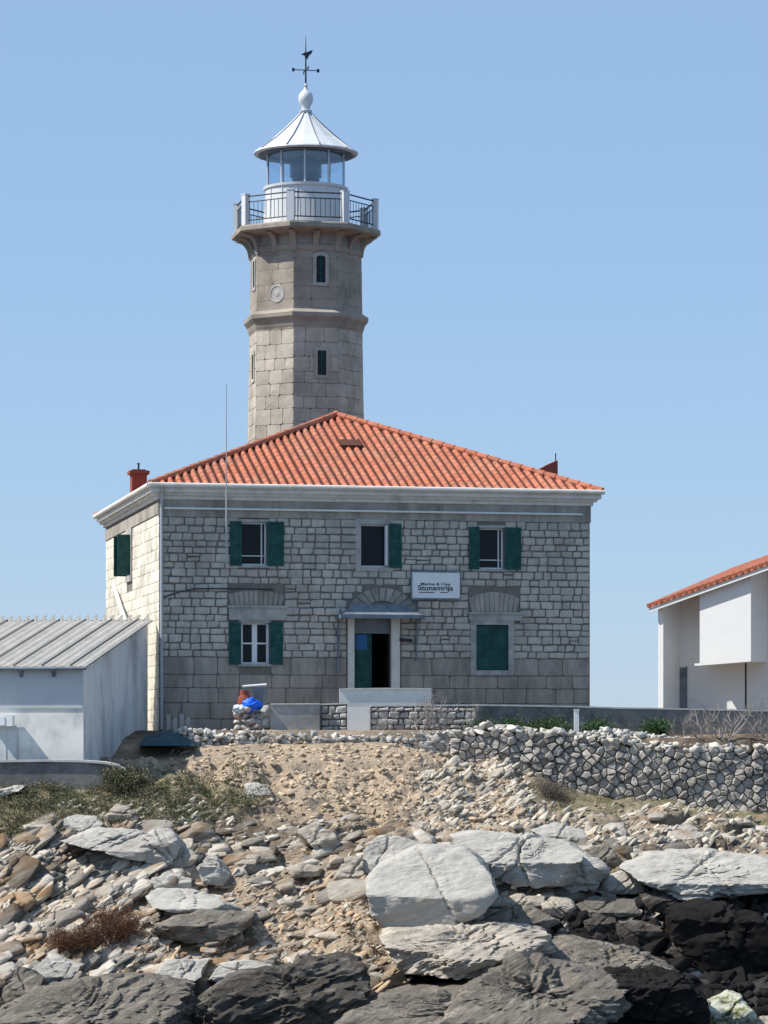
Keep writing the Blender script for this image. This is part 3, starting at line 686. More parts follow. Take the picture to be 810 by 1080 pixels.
# round emblem on the lit face
k = 7; a = -math.pi/2 - math.pi/4; nx,ny = math.cos(a), math.sin(a); tx,ty = -ny,nx; r = octr(tz(308))*math.cos(math.pi/8)
m = MB(); n = 24; zc_ = tz(308); 
rings = [(.36,0),(.35,.03),(.29,.035),(.27,.015),(.12,.015),(.10,.03),(0.001,.035)]
vs = [(nx*(r+d)+tx*(.08+q*math.cos(2*math.pi*i/n)), ny*(r+d)+ty*(.08+q*math.cos(2*math.pi*i/n)), zc_+q*math.sin(2*math.pi*i/n)) for q,d in rings for i in range(n)]
m.add(vs, [(j*n+i, j*n+(i+1)%n, (j+1)*n+(i+1)%n, (j+1)*n+i) for j in range(len(rings)-1) for i in range(n)])
m.build('round_emblem', M['trim'], tower)
m = MB(); rc = octr(zcor); m.lathe([(rc,tz(346)),(rc+.06,tz(342)),(rc+.10,tz(338)),(rc+.24,tz(333)),(rc+.25,tz(329)),(rc+.03,tz(325)),(rc-.05,tz(325))],8,OR,False); m.build('string_course', M['render'], tower)
m = MB(); ru = octr(ztop_); m.lathe([(ru,tz(264)),(ru+.07,tz(262)),(ru+.07,tz(257)),(ru,tz(256)),(ru,tz(252)),(ru,tg(243)),(2.94,tg(239.5)),(3.02,tg(238)),(3.02,tg(234)),(2.99,tg(232.6)),(2.9,tg(232)),(1.3,tg(232))],8,OR,False); gal = m.build('gallery', M['render'], tower)
for k in range(16):
    cbm = MB()
    a = k*math.pi/8 + OR; rr = 1 if k%2==0 else math.cos(math.pi/8); ri = ru*rr-.05; r1 = 2.86*rr
    n_ = Vector((math.cos(a), math.sin(a),0)); t_ = Vector((-n_.y,n_.x,0)); prof = [(ri,tz(264)),(ri+.1,tz(264))]
    for i in range(7): t = i/6*math.pi/2; prof.append((ri+.12+(r1-ri-.12)*(1-math.cos(t)), tz(262)+(tg(241.5)-tz(262))*math.sin(t)))
    prof.append((ri,tg(241))); nn = len(prof)
    vs = [n_*p+t_*s_*.11+Vector((0,0,z)) for s_ in (-1,1) for p,z in prof]
    cbm.add(vs, [tuple(range(nn))[::-1], tuple(range(nn,2*nn))]+[(i,(i+1)%nn,nn+(i+1)%nn,nn+i) for i in range(nn)])
    cbm.build('corbel', M['render'], gal)
rail = MB(); RR = 2.80
vp = [Vector((RR*math.cos(OR+k*math.pi/4), RR*math.sin(OR+k*math.pi/4),0)) for k in range(8)]
zf = tg(232)
for k in range(8):
    m = MB(); a = OR+k*math.pi/4; c, s = math.cos(a), math.sin(a)
    PP = lambda x,y,z, c=c,s=s,p=vp[k]: (p.x+c*x-s*y, p.y+s*x+c*y, z)
    m.box(-.11,.11,-.14,.14,zf,tg(200),PP); m.box(-.125,.125,-.155,.155,tg(200),tg(198.8),PP); m.build('railing_post', M['lantern'], tower)
    p, q = vp[k], vp[(k+1)%8]; d = (q-p).normalized(); L = (q-p).length; rm = MB()
    for zz, rr in ((tg(201.5),.03),(tg(207.5),.022),(tg(227),.025)): rm.tube([p+d*.15+Vector((0,0,zz)), q-d*.15+Vector((0,0,zz))], rr, 6)
    nb = 11
    for i in range(1,nb):
        b = p+d*(L*i/nb); rm.tube([b+Vector((0,0,tg(227))), b+Vector((0,0,tg(207.5)))], .012, 5)
    rm.build('railing_panel', M['iron'], tower)
m = MB(); m.lathe([(1.6,zf),(1.66,zf+.02),(1.64,zf+.1),(1.62,tl_(195)),(1.68,tl_(194)),(1.69,tl_(191.5)),(1.5,tl_(191))],40,0,False)
for k in range(16):
    a = k*math.pi/8; m.tube([(1.63*math.cos(a),1.63*math.sin(a),zf),(1.63*math.cos(a),1.63*math.sin(a),tl_(195))],.02,5)
lr = m.build('lantern_room', M['lantern'], tower, smooth=True, autos=35)
m = MB(); m.lathe([(1.56,tl_(191)),(1.56,t0(164))],40,0,False); m.build('glazing', M['glass'], lr, smooth=True)
for k in range(10):
    m = MB(); a = k*math.pi/5 - math.pi/2-HA; m.tube([(1.58*math.cos(a),1.58*math.sin(a),tl_(191.5)),(1.58*math.cos(a),1.58*math.sin(a),t0(164))],.035,6); m.build('mullion', M['lantern'], lr)
m = MB(); m.lathe([(.5,t0(200)),(.55,t0(189)),(.60,t0(187)),(.62,t0(182)),(.62,t0(176)),(.58,t0(171)),(.36,t0(166)),(.2,t0(164))],24)
for i in range(5): 
    z = t0(187-i*3); rr = .625; m.lathe([(rr,z),(rr+.03,z+.02),(rr,z+.04)],24,0,False)
m.build('lens', mat('lens_glass',(.05,.075,.11),rough=.15,var=.1,spec=.8), lr, smooth=True)
m = MB(); n=10; pf = [(1.55,t0(164)),(2.0,t0(164.2)),(2.08,t0(163)),(2.06,t0(161.8)),(1.76,t0(156)),(1.36,t0(148.5)),(1.08,t0(142)),(.80,t0(135.5)),(.50,t0(128)),(.19,t0(119.5))]
m.lathe(pf,20,OR,False); lrf = m.build('lantern_roof', M['lantern'], tower)
m = MB()
for k in range(10):
    a = OR+k*math.pi/5; m.tube([((r_+.01)*math.cos(a),(r_+.01)*math.sin(a),z+.02) for r_,z in pf[3:]],.028,6)
m.build('roof_ribs', M['metal'], lrf)
m = MB(); m.lathe([(1.5,t0(165)),(1.9,t0(164.8)),(.3,t0(152))],20,OR,False); m.build('ceiling', M['hood'], lrf)
m = MB(); m.lathe([(.19,t0(120)),(.26,t0(118)),(.26,t0(116.8)),(.16,t0(115.8)),(.16,t0(113)),(.22,t0(110.5)),(.28,t0(107.5)),(.30,t0(104)),(.27,t0(100)),(.19,t0(97)),(.09,t0(95)),(.06,t0(91)),(.09,t0(90)),(.05,t0(88))],24); m.build('vent_ball', M['lantern'], tower, smooth=True, autos=50)
m = MB(); m.tube([(0,0,t0(90)),(0,0,t0(60)),(0,0,t0(38))],[.035,.03,.008],8)
for (dx,dy) in ((1,0),(0,1)): 
    m.tube([(-dx*.52,-dy*.52,t0(74)),(dx*.52,dy*.52,t0(74))],.02,6)
    for s_ in (-1,1):
        m.add([(dx*s_*.50+x*dx, dy*s_*.50+x*dy, t0(74)+z) for x,z in ((-.05,-.07),(.05,-.07),(.05,.07),(-.05,.07))]+[(dx*s_*.50+x*dx+.02*dy, dy*s_*.50+x*dy+.02*dx, t0(74)+z) for x,z in ((-.05,-.07),(.05,-.07),(.05,.07),(-.05,.07))],[(0,1,2,3),(7,6,5,4),(0,4,5,1),(1,5,6,2),(2,6,7,3),(3,7,4,0)])
wv = m.build('weather_vane', M['iron'], tower)
m = MB(); zz = t0(58); 
o = [(-.2,.0),(-.05,.1),(.02,.10),(.28,.22),(.24,.08),(.12,-.03),(.08,-.16),(-.02,-.12),(-.06,-.02)]
m.add([(x,-.012,zz+z) for x,z in o]+[(x,.012,zz+z) for x,z in o],[tuple(range(9)),tuple(range(9,18))[::-1]]+[(i,(i+1)%9,9+(i+1)%9,9+i) for i in range(9)]); m.build('arrow', M['iron'], wv)

# ------------------------------------------------------------ shed on the left
SA = R(-9.5); SP = Vector((W2(88,98),98,-1.0)); shed = empty('long_shed', SP, SA, 'low whitewashed shed with grey corrugated sheet roof and stained end wall', 'shed')
z_e = (HY-704)*98/F-SP.z; LB = 8.4; z_r = (HY-657)*106.3/F-SP.z
m = MB(); m.add([(-16,0,0),(0,0,0),(0,0,z_e),(-16,0,z_e)],[(0,1,2,3)]); m.add([(-16,LB,0),(0,LB,0),(0,LB,z_r),(-16,LB,z_r)],[(3,2,1,0)]); m.add([(-16,0,0),(-16,LB,0),(-16,LB,z_r),(-16,0,z_e)],[(3,2,1,0)])
m.build('wall', M['plaster'], shed)
m = MB(); m.add([(0,0,0),(0,LB,0),(0,LB,z_r-.02),(0,0,z_e-.02)],[(0,1,2,3)]); m.build('end_wall', M['dirtywhite'], shed)['label']='stained end wall with dark damp streaks'
m = MB(); zj = (HY-747)*98/F-SP.z
m.box(-16,-.02,-.035,-.003,zj,z_e-.05); m.build('eave_shade_panel', mat('eave_shade_tone',(.52,.54,.55),var=.06,scale=2), shed)  # grey sheet stands for the shadow band under the eave
m = MB(); ns = int(16.4/.045); xs = np.linspace(-16.2,.14,ns); s_ = (z_r-z_e)/LB
def shz(x): return .016*math.cos(2*math.pi*x/.30)
rows = [(-.27,-.27*s_),(LB*.33,LB*.33*s_),(LB*.66,LB*.66*s_),(LB+.15,(LB+.15)*s_)]
vs = [(x,y,z_e+.09+z+shz(x)) for y,z in rows for x in xs]; n = len(xs)
vs += [(x,y,z_e+.07+z+shz(x)-.02) for y,z in rows for x in xs]
fs = [(r_*n+i,r_*n+i+1,(r_+1)*n+i+1,(r_+1)*n+i) for r_ in range(3) for i in range(n-1)] + [((r_+5)*n+i,(r_+5)*n+i+1,(r_+4)*n+i+1,(r_+4)*n+i) for r_ in range(3) for i in range(n-1)]
fs += [(i,4*n+i,4*n+i+1,i+1) for i in range(n-1)] + [(3*n+i,3*n+i+1,7*n+i+1,7*n+i) for i in range(n-1)]
m.add(vs,fs); rfo = m.build('roof', M['sheet'], shed)
m = MB()
for x in np.arange(-16,.1,.92): m.box(x-.02,x+.02,-.25,LB+.1,.0,.035, lambda x,y,z: (x,y,z_e+.105+y*s_+z))
m.build('sheet_laps', mat('lap_dark_grey',(.12,.12,.12)), rfo)  # dark grey strips along the sheet joints
m = MB()
for x in np.arange(-16,.05,.30):                        # upturned ends of the corrugations along the top edge
    m.add([(x-.07,LB+.0,z_r+.10),(x+.07,LB+.0,z_r+.10),(x+.09,LB+.28,z_r+.27),(x+.03,LB+.3,z_r+.31),(x-.07,LB+.1,z_r+.07),(x+.07,LB+.1,z_r+.07)],[(0,1,2,3),(4,3,2,5),(0,3,4),(1,5,2)])
m.build('ridge_ends', M['sheet'], rfo)
m = MB(); m.tube([(-16,-.27,z_e-.03),(.16,-.27,z_e-.03)],.055,8); m.build('gutter', M['hood'], shed)
for x in (-.95,-2.0,-4.1): m = MB(); m.box(x-.06,x+.06,-.25,0,z_e-.16,z_e-.09); m.box(x-.06,x+.06,-.06,0,z_e-.3,z_e-.16); m.build('bracket', M['hood'], shed)
m = MB(); xg=-2.15; zt_=1.42
m.box(xg-1.9,xg,-.06,-.035,.0,zt_); 
for x in (xg-1.9,xg-.95,xg-.35,xg): m.box(x-.015,x+.015,-.075,-.06,.0,zt_)
m.box(xg-1.9,xg,-.078,-.062,zt_,zt_+.03)
m.build('door', mat('door_white',(.6,.62,.62),var=.1,scale=4), shed)
acx = W2(4,98)-SP.x; m = MB(); m.box(-3.0,-2.2,-.35,-.09,1.42,1.75); m.box(-2.98,-2.45,-.37,-.35,1.45,1.72); m.build('wall_unit', M['white'], shed)
# retaining ledge in front of shed
le = empty('retaining_ledge', (W2(0,96.9),96.9,-2.2), R(-3), 'low concrete ledge wall with pale top in front of the shed', 'wall')
m = MB(); zt_ = (HY-804)*96.9/F+2.2; segs = [(-6,0),(-3,0),(0,.0),(1.5,.02),(2.6,-.0),(3.2,-.04),(3.6,-.12),(3.9,-.3)]
for i in range(len(segs)-1):
    a,b = segs[i],segs[i+1]; m.add([(a[0],0,0),(b[0],0,0),(b[0],0,zt_+b[1]),(a[0],0,zt_+a[1]),(a[0],.5,0),(b[0],.5,0),(b[0],.5,zt_+b[1]),(a[0],.5,zt_+a[1])],[(0,1,2,3),(4,7,6,5),(0,4,5,1)]+([(1,5,6,2)] if i==len(segs)-2 else []))
m.build('body', M['dconcrete'], le)
m = MB()
for i in range(len(segs)-1):
    a,b = segs[i],segs[i+1]; q=[(a[0],a[1]),(b[0],b[1])]
    m.add([(x,y,zt_+z+h) for (x,z) in q for y in (-.06,.56) for h in (0,.07)],[(0,4,5,1),(2,3,7,6),(1,5,7,3),(0,2,6,4),(0,1,3,2),(4,6,7,5)])
m.build('coping', M['cap'], le)

# ------------------------------------------------------------ white building on the right
RA = R(-30); RP = Vector((W2(694,140),140,.2)); wb = empty('white_building', RP, RA, 'white rendered building with red tiled roof, front recessed for shade and small dark door', 'building')
RU = Vector((math.cos(RA),math.sin(RA),0)); RB = Vector((-math.sin(RA),math.cos(RA),0))
def rb(px, py, back=0):
    p0 = RP+RB*back; d = Vector(((px-CX)/F,1,(HY-py)/F)); t = p0.dot(RB)/d.dot(RB); q = d*t-RP; return q.dot(RU), q.z
zl = rb(694,640)[1]; u1,zr_ = rb(806,600); sr = (zr_-zl)/u1; LU = 13; rec = 1.8  # rec sets the front back so that it lies in shade
def rt(u): return zl+sr*u
m = MB()
def quadz(m, u0,u1,y,za0,za1,zb0,zb1,flip=False): m.add([(u0,y,za0),(u1,y,za1),(u1,y,zb1),(u0,y,zb0)],[(0,1,2,3)])
pe = rb(699.5,700)[0]; b0 = rb(738,660)[0]; b1 = rb(792,660)[0]; zbx = rb(760,698)[1]; zbL = rb(738,702)[1]
dq0 = rb(714,726,rec)[0]; dq1 = rb(724,726,rec)[0]; dzt = rb(719,704,rec)[1]
bsl = .22
def rw(u,y): return rt(u)+(y+.35)*bsl-.0
quadz(m, 0,LU,rec,0,0,rw(0,rec),rw(LU,rec)); m.add([(0,rec+.002,0),(0,9,0),(0,9,rw(0,9)),(0,rec+.002,rw(0,rec))],[(3,2,1,0)]); m.add([(LU,0,0),(LU,9,0),(LU,9,rw(LU,9)),(LU,0,rw(LU,0))],[(0,1,2,3)]); m.add([(0,9,0),(LU,9,0),(LU,9,rw(LU,9)),(0,9,rw(0,9))],[(3,2,1,0)])
m.build('wall', M['cleanwhite'], wb)
m = MB(); m.add([(x,y,z) for x in (0,pe) for y in (0,rec) for z in (0,rw(x,y))],[(0,4,5,1),(4,6,7,5),(0,1,3,2)]); m.build('pier', M['cleanwhite'], wb)
m = MB(); bt = lambda u: rw(u,0)  # bay added to catch the sun as the bright patch on the front
m.add([(b0,0,zbL),(b1,0,zbx),(b1,0,bt(b1)),(b0,0,bt(b0)),(b0,rec,zbL),(b1,rec,zbx),(b1,rec,rw(b1,rec)),(b0,rec,rw(b0,rec))],[(0,1,2,3),(0,4,5,1),(0,3,7,4),(1,5,6,2)])
m.box(b0-.28,b0,.05,rec,zbL,zbL+.1); m.build('lit_patch_bay', M['cleanwhite'], wb)
m = MB(); pu = rb(777,720)[0]; m.tube([(pu,1.0,0),(pu,1.0,zbx+.02)],.045,8); m.build('post', M['iron'], wb)
m = MB(); m.box(dq0,dq1,rec-.05,rec-.005,0,dzt); m.box(dq0-.04,dq0,rec-.07,rec-.005,0,dzt+.04); m.box(dq1,dq1+.04,rec-.07,rec-.005,0,dzt+.04); m.build('door', M['hood'], wb)
m = MB()
def rpl(u,y,h): return (u,y,zl+sr*u+(y+.35)*bsl+h)
m.add([rpl(-.35,-.35,.02),rpl(LU+.3,-.35,.02),rpl(LU+.3,9.3,.02),rpl(-.35,9.3,.02),rpl(-.35,-.35,.14),rpl(LU+.3,-.35,.14),rpl(LU+.3,9.3,.14),rpl(-.35,9.3,.14)],[(3,2,1,0),(4,5,6,7),(0,1,5,4),(1,2,6,5),(2,3,7,6),(3,0,4,7)])
ro_ = m.build('roof', M['tile'], wb)
m = MB()
for k in range(44):
    u = -.3+k*.3
    m.tube([rpl(u,-.38,.15),rpl(u,9.3,.15)],.09,8)
m.build('roof_tiles', M['tile'], ro_)
m = MB(); m.add([(u,y,zl+sr*u+h) for u in (-.3,LU) for y in (-.3,-.24) for h in (-.16,.02)],[(0,4,5,1),(2,3,7,6),(0,2,6,4),(1,5,7,3),(0,1,3,2),(4,6,7,5)]); m.build('fascia', M['cleanwhite'], wb)

# ------------------------------------------------------------ walls on the terrace
def wallbox(name, label, px0, px1, y0, y1, Y0, Y1, thick, m_, cap=None, cat='wall', bot=.1, stn=False, group=None):
    a = Vector((W2(px0,Y0),Y0,0)); b = Vector((W2(px1,Y1),Y1,0)); L = (b-a).length; ang = math.atan2(b.y-a.y,b.x-a.x)
    z0 = (HY-y0)*Y0/F; z1 = (HY-y1)*Y1/F; o = empty(name, (a.x,a.y,bot), ang, label, cat, group); h0, h1 = z0-bot, z1-bot
    m = MB(); n = max(1,int(L/1.5)); us = [L*i/n for i in range(n+1)]; hh = [h0+(h1-h0)*u/L + rnd.uniform(-.02,.02) for u in us]
    for i in range(n):
        m.add([(us[i],0,0),(us[i+1],0,0),(us[i+1],0,hh[i+1]),(us[i],0,hh[i]),(us[i],thick,0),(us[i+1],thick,0),(us[i+1],thick,hh[i+1]),(us[i],thick,hh[i])],[(0,1,2,3),(7,6,5,4),(3,2,6,7)])
    m.add([(0,0,0),(0,thick,0),(0,thick,hh[0]),(0,0,hh[0])],[(3,2,1,0)]); m.add([(L,0,0),(L,thick,0),(L,thick,hh[-1]),(L,0,hh[-1])],[(0,1,2,3)])
    m.build('body', m_, o)
    if cap:
        m = MB()
        for i in range(n):
            m.add([(u,y,h+c) for (u,h) in ((us[i],hh[i]),(us[i+1],hh[i+1])) for y in (-.04,thick+.04) for c in (.0,.05)],[(0,4,5,1),(2,3,7,6),(1,5,7,3),(0,2,6,4),(0,1,3,2),(4,6,7,5)])
        m.build('coping', cap, o)
    if stn:
        m = MB(); stones(m, lambda u,v,d: (u,-d,v), .02, L-.02, 0, min(h0,h1)-.04, (.14,.26), (.16,.4), [], depth=(.03,.09), gap=.03, jit=.03, bev=.03); m.build('facing_stones', M['dry'], o)
    return o
wallbox('terrace_wall','long dark concrete boundary wall with pale coping running right past the house', 503,1150,744.5,756,103.4,104.2,.25,M['dconcrete'],M['cap'])
wallbox('garden_wall','low rough stone wall between white entrance parapet and the long concrete wall', 391,502,745,744,103.3,103.4,.3,M['drydark'],M['cap'],stn=True)
wallbox('entrance_parapet','white plastered parapet block in front of the front door', 358,455,727,727,104.6,104.7,.25,M['plaster'],M['cap'])
wallbox('gate_pier','white plastered pier below the entrance parapet', 366,390,745,745,103.2,103.2,.3,M['plaster'],None,cat='pier',bot=0)
wallbox('cistern_block','plain grey concrete block with pale slab top left of the white pier', 285,337,743.5,743.5,103.0,103.0,1.2,M['concrete'],M['cap'],cat='block',bot=0)
wallbox('stone_pier','short rough stone wall between the concrete block and white pier', 338,366,743,743,103.3,103.3,.4,M['drydark'],M['cap'],cat='wall',bot=0,stn=True)
# low rough stone pier with bags, left
def blobrock(c, s, seed, sub=2, amp=.18, jag=.5):
    return None
def ico(sub):
    bm = bmesh.new(); bmesh.ops.create_icosphere(bm, subdivisions=sub, radius=1); V = np.array([v.co[:] for v in bm.verts]); Fa = np.array([[v.index for v in f.verts] for f in bm.faces]); bm.free(); return V, Fa
ICO = {k: ico(k) for k in (1,2,3,4,5,6)}
def chip(sub, seed, p=40, nplanes=9, flat=1):            # unit angular stone
    rs = np.random.RandomState(seed); V, Fa = ICO[sub]; N = rs.normal(size=(nplanes,3)); N /= np.linalg.norm(N,axis=1)[:,None]
    N = np.concatenate([N, [[0,0,1],[0,0,-1],[0,1,0],[0,-1,0],[1,0,0],[-1,0,0]]]); h = rs.uniform(.5,1,len(N))
    D = np.clip(V@N.T/h,0,None); r = (D**p).sum(1)**(-1/p); return V*r[:,None], Fa
def hullrock(seed, n=16, flat=.0):
    rs = np.random.RandomState(seed); P = rs.uniform(-1,1,(n,3)); P = P/np.maximum(np.abs(P).max(1),1e-6)[:,None]*rs.uniform(.72,1,(n,1)) * (1-.22*(np.abs(P).sum(1)/3)[:,None])
    bm = bmesh.new(); vs = [bm.verts.new(p) for p in P]; r = bmesh.ops.convex_hull(bm, input=vs)
    bmesh.ops.delete(bm, geom=[v for v in bm.verts if not v.link_faces], context='VERTS')
    bmesh.ops.bevel(bm, geom=list(bm.edges), offset=.045, segments=1, affect='EDGES', clamp_overlap=True); bmesh.ops.triangulate(bm, faces=bm.faces)
    bm.verts.index_update(); V = np.array([v.co[:] for v in bm.verts]); Fa = np.array([[v.index for v in f.verts] for f in bm.faces]); bm.free(); return V, Fa
CH = [hullrock(s,15) for s in range(18)]; CH1 = [hullrock(s+40,11) for s in range(14)]
def rotm(ax_, ang):
    return np.array(Matrix.Rotation(ang,3,Vector(ax_)))
def scatter(name, m_, pts, sizes, asp, rotf, lib, label, kind='stuff', sink=.3, cat=None, loc=(0,0,0), parent=None, smooth=False):
    Vs = []; Fs = []; b = 0
    for i,(p,s) in enumerate(zip(pts,sizes)):
        V,Fa = lib[i%len(lib)]; A = np.array(asp)*nrs.uniform(.75,1.25,3)
        V = (V*A*s)@rotf(i).T + np.array(p) - np.array([0,0,s*sink*A[2]])*0
        Vs.append(V); Fs.append(Fa+b); b += len(V)
    o = npmesh(name, np.concatenate(Vs), np.concatenate(Fs), m_, loc=loc, smooth=smooth, parent=parent)
    if label: o['label'] = label
    if kind: o['kind'] = kind
    if cat: o['category'] = cat
    return o
def rrot(i): return np.array(Matrix.Rotation(nrs.uniform(0,6.28),3,'Z') @ Matrix.Rotation(nrs.normal()*.35,3,'X') @ Matrix.Rotation(nrs.normal()*.35,3,'Y'))
def srot(i): return np.array(Matrix.Rotation(nrs.normal()*.35+.3,3,'Z') @ Matrix.Rotation(-.55+nrs.normal()*.2,3,'Y') @ Matrix.Rotation(.5+nrs.normal()*.3,3,'X'))

# stone pier with bags
Yp = 103.0; x0 = W2(248,Yp); x1 = W2(283,Yp); pts=[];sz=[]
for j in range(6):
    for i in range(5):
        pts.append((x0+.12+(x1-x0-.24)*i/4+nrs.normal()*.02, Yp+nrs.uniform(-.1,.1), .0+j*.2+nrs.normal()*.02)); sz.append(nrs.uniform(.13,.18))
so_ = scatter('rubble_pier', M['dry'], pts, sz, (1.15,1.4,.8), rrot, CH, 'knee high pile of rough stones under the blue bag', kind=None, cat='stone pile', loc=((x0+x1)/2,Yp,0))
V,Fa = ICO[4]; n1 = fbm(V*2.2,4,5); B_ = V*(1+.22*n1)[:,None]*np.array([.30,.26,.24]); cz = 1.25
c = np.array([W2(266,Yp),Yp-.02,(HY-744)*Yp/F]); npmesh('plastic_bag', B_+c, Fa, M['blue'], loc=tuple(c-np.array([0,0,.2])), smooth=True)
tag(bpy.data.objects['plastic_bag'], 'crumpled bright blue plastic bag on top of the stone pile', 'bag')
n1 = fbm(V*2.6+9,4,8); B_ = V*(1+.25*n1)[:,None]*np.array([.24,.2,.15]); c = np.array([W2(253,Yp),Yp+.0,(HY-748)*Yp/F]); o = npmesh('plastic_bag', B_+c, Fa, M['sheer'], loc=tuple(c-np.array([0,0,.1])), smooth=True)
tag(o, 'small pale blue crumpled bag at the left of the bright blue bag', 'bag')
e = empty('gas_bottle', (W2(258,103.8),103.8,.25), 0, 'rusty red gas bottle behind the blue bag', 'gas bottle')
zt_ = (HY-728)*103.8/F-.25; m = MB(); m.lathe([(.2,0),(.24,.05),(.24,zt_*.72),(.2,zt_*.85),(.08,zt_*.92)],20); m.build('body', M['rust'], e, smooth=True)
m = MB(); m.lathe([(.13,zt_*.86),(.15,zt_*.86),(.15,zt_),(.13,zt_)],16); m.build('collar', M['terracotta'], e)
m = MB(); m.tube([(W2(256,104.2),104.2,(HY-724)*104.2/F),(W2(281,104.3),104.3,(HY-722)*104.3/F)],.04,8); o=m.build('white_pole', M['white'], loc=(W2(268,104.2),104.2,(HY-724)*104.2/F)); tag(o,'white pole lying level behind the rusty gas bottle','pole')
m = MB(); m.box(W2(268,104.4),W2(281,104.4),104.25,104.6,.25,(HY-725)*104.4/F); o = m.build('grey_box', M['hood'], loc=(W2(274,104.4),104.4,.25)); tag(o,'dark grey cabinet against the house front under the lower left window','cabinet')
m = MB(); Yq=101.9; m.box(W2(605.5,Yq),W2(610.5,Yq),Yq-.08,Yq+.08,0,(HY-748)*Yq/F-.03); m.box(W2(605,Yq),W2(611,Yq),Yq-.1,Yq+.1,(HY-748)*Yq/F-.03,(HY-748)*Yq/F); o=m.build('marker_post', M['white'], loc=(W2(608,Yq),Yq,0)); tag(o,'short white marker post standing in front of the long concrete wall','post')
# teal tarpaulin heap in the shadow beside the house
g = 26; xs = np.linspace(-1,1,g); X,Yy = np.meshgrid(xs,xs); x = X.ravel(); y = Yy.ravel(); rr = np.hypot(x,y)
hgt = np.clip(1-rr**1.6,0,1)**.8*.75*(1+.35*fbm(np.stack([x*2.5,y*2.5,0*x],1),4,3)); cxp = W2(176,101.5)
i = np.arange((g-1)**2); b = (i//(g-1))*g+i%(g-1); o = npmesh('tarpaulin', np.stack([x*.95+cxp, y*1.1+101.7, hgt*.62-.2],1), np.stack([b,b+1,b+g+1,b+g],1), M['tarp'], loc=(cxp,101.7,-.3), smooth=True); tag(o,'teal tarpaulin thrown over a heap beside the house corner','tarpaulin')
m = MB()
for k in range(4): m.box(W2(176+k*7,103.5),W2(180+k*7,103.5),103.4,103.5,.2,.85-.12*(k%2))
o = m.build('crate', M['concrete'], loc=(W2(186,103.5),103.5,.2)); tag(o,'pale upright boards leaning at the foot of the house corner','boards')
gp = MB(); 
# lower arch annex wall between shed and house
# ------------------------------------------------------------ dry stone wall
pts=[];sz=[];tp=[]; body = MB()
pxs = np.arange(192, 1000, 2.0); prev=None
top_py = lambda px: np.interp(px, [190,240,330,420,470,500,520,560,600,650,700,760,810,1000],[772,776,778,778,776,771,768,772,776,783,788,790,790,792])
bot_py = lambda px: np.interp(px, [190,300,420,470,500,560,640,700,1000],[795,806,800,806,815,838,848,856,858])
for a,b_ in zip(pxs[::6][:-1], pxs[::6][1:]):
    for px in (a,):
        Y = float(wall_y(px)); Yb = float(wall_y(b_)); x = W2(px,Y); xb = W2(b_,Yb); zt1=(HY-top_py(px)-9)*Y/F; zt2=(HY-top_py(b_)-9)*Yb/F; zb1=(HY-bot_py(px)-30)*Y/F
        body.add([(x,Y+.06,zb1),(xb,Yb+.06,zb1),(xb,Yb+.06,zt2),(x,Y+.06,zt1),(x,Y+.45,zb1),(xb,Yb+.45,zb1),(xb,Yb+.45,zt2),(x,Y+.45,zt1)],[(0,1,2,3),(3,2,6,7),(7,6,5,4)])
dw = empty('dry_stone_wall', (W2(560,101),101,-1.7), 0, 'long dry stone wall of rough grey rocks with white capping stones below the terrace', 'wall')
bo = body.build('core', M['drydark']); bo.parent = dw; bo.matrix_parent_inverse = Matrix.Translation((-W2(560,101),-101,1.7))
px = 192.
allp=[];alls=[]
row = 0
zrow = {}
for col_px in np.arange(192,1000,7.6):
    pass
z_step = .19
def cell_wall(mb, sx, sz, s0, s1, zlo, zhi, PS, rs, gap=.022):
    nx = int((s1-s0)/sx)+3; nz = int((zhi-zlo)/sz)+3
    G = {(i,j): (s0+(i-1+.5*(j%2)+rs.uniform(-.44,.44))*sx, zlo+(j-1+rs.uniform(-.30,.30))*sz) for i in range(nx) for j in range(nz)}
    for (i,j),(cx,cz) in G.items():
        if not PS(cx,cz,0): continue
        poly = [(cx-sx,cz-sz),(cx+sx,cz-sz),(cx+sx,cz+sz),(cx-sx,cz+sz)]
        for di in (-2,-1,0,1,2):
            for dj in (-2,-1,0,1,2):
                q = G.get((i+di,j+dj))
                if q is None or (di==0 and dj==0): continue
                nx_,nz_ = q[0]-cx,q[1]-cz; d = math.hypot(nx_,nz_); nx_/=d; nz_/=d; h = d/2-gap/2; out=[]
                for k in range(len(poly)):
                    A=poly[k]; Bq=poly[(k+1)%len(poly)]; da=(A[0]-cx)*nx_+(A[1]-cz)*nz_-h; db=(Bq[0]-cx)*nx_+(Bq[1]-cz)*nz_-h
                    if da<=0: out.append(A)
                    if da*db<0: t=da/(da-db); out.append((A[0]+(Bq[0]-A[0])*t, A[1]+(Bq[1]-A[1])*t))
                poly = out
                if len(poly)<3: break
            if len(poly)<3: break
        if len(poly)<3: continue
        n=len(poly); dep=rs.uniform(.03,.17); rr=[(1,-.02),(.97,dep*.5),(.84,dep*.88),(.5,dep)]; ctl=rs.normal()*.07; tx_=rs.normal()*.2
        vs=[PS(cx+(x-cx)*k_, cz+(z-cz)*k_, d_+((z-cz)*ctl*3+(x-cx)*tx_)*(d_>0)*k_+rs.normal()*.008) for k_,d_ in rr for x,z in poly]+[PS(cx,cz,dep+.005)]
        if any(v is None for v in vs): continue
        mb.add(vs,[(r*n+k,r*n+(k+1)%n,(r+1)*n+(k+1)%n,(r+1)*n+k) for r in range(3) for k in range(n)]+[(3*n+k,3*n+(k+1)%n,4*n) for k in range(n)])
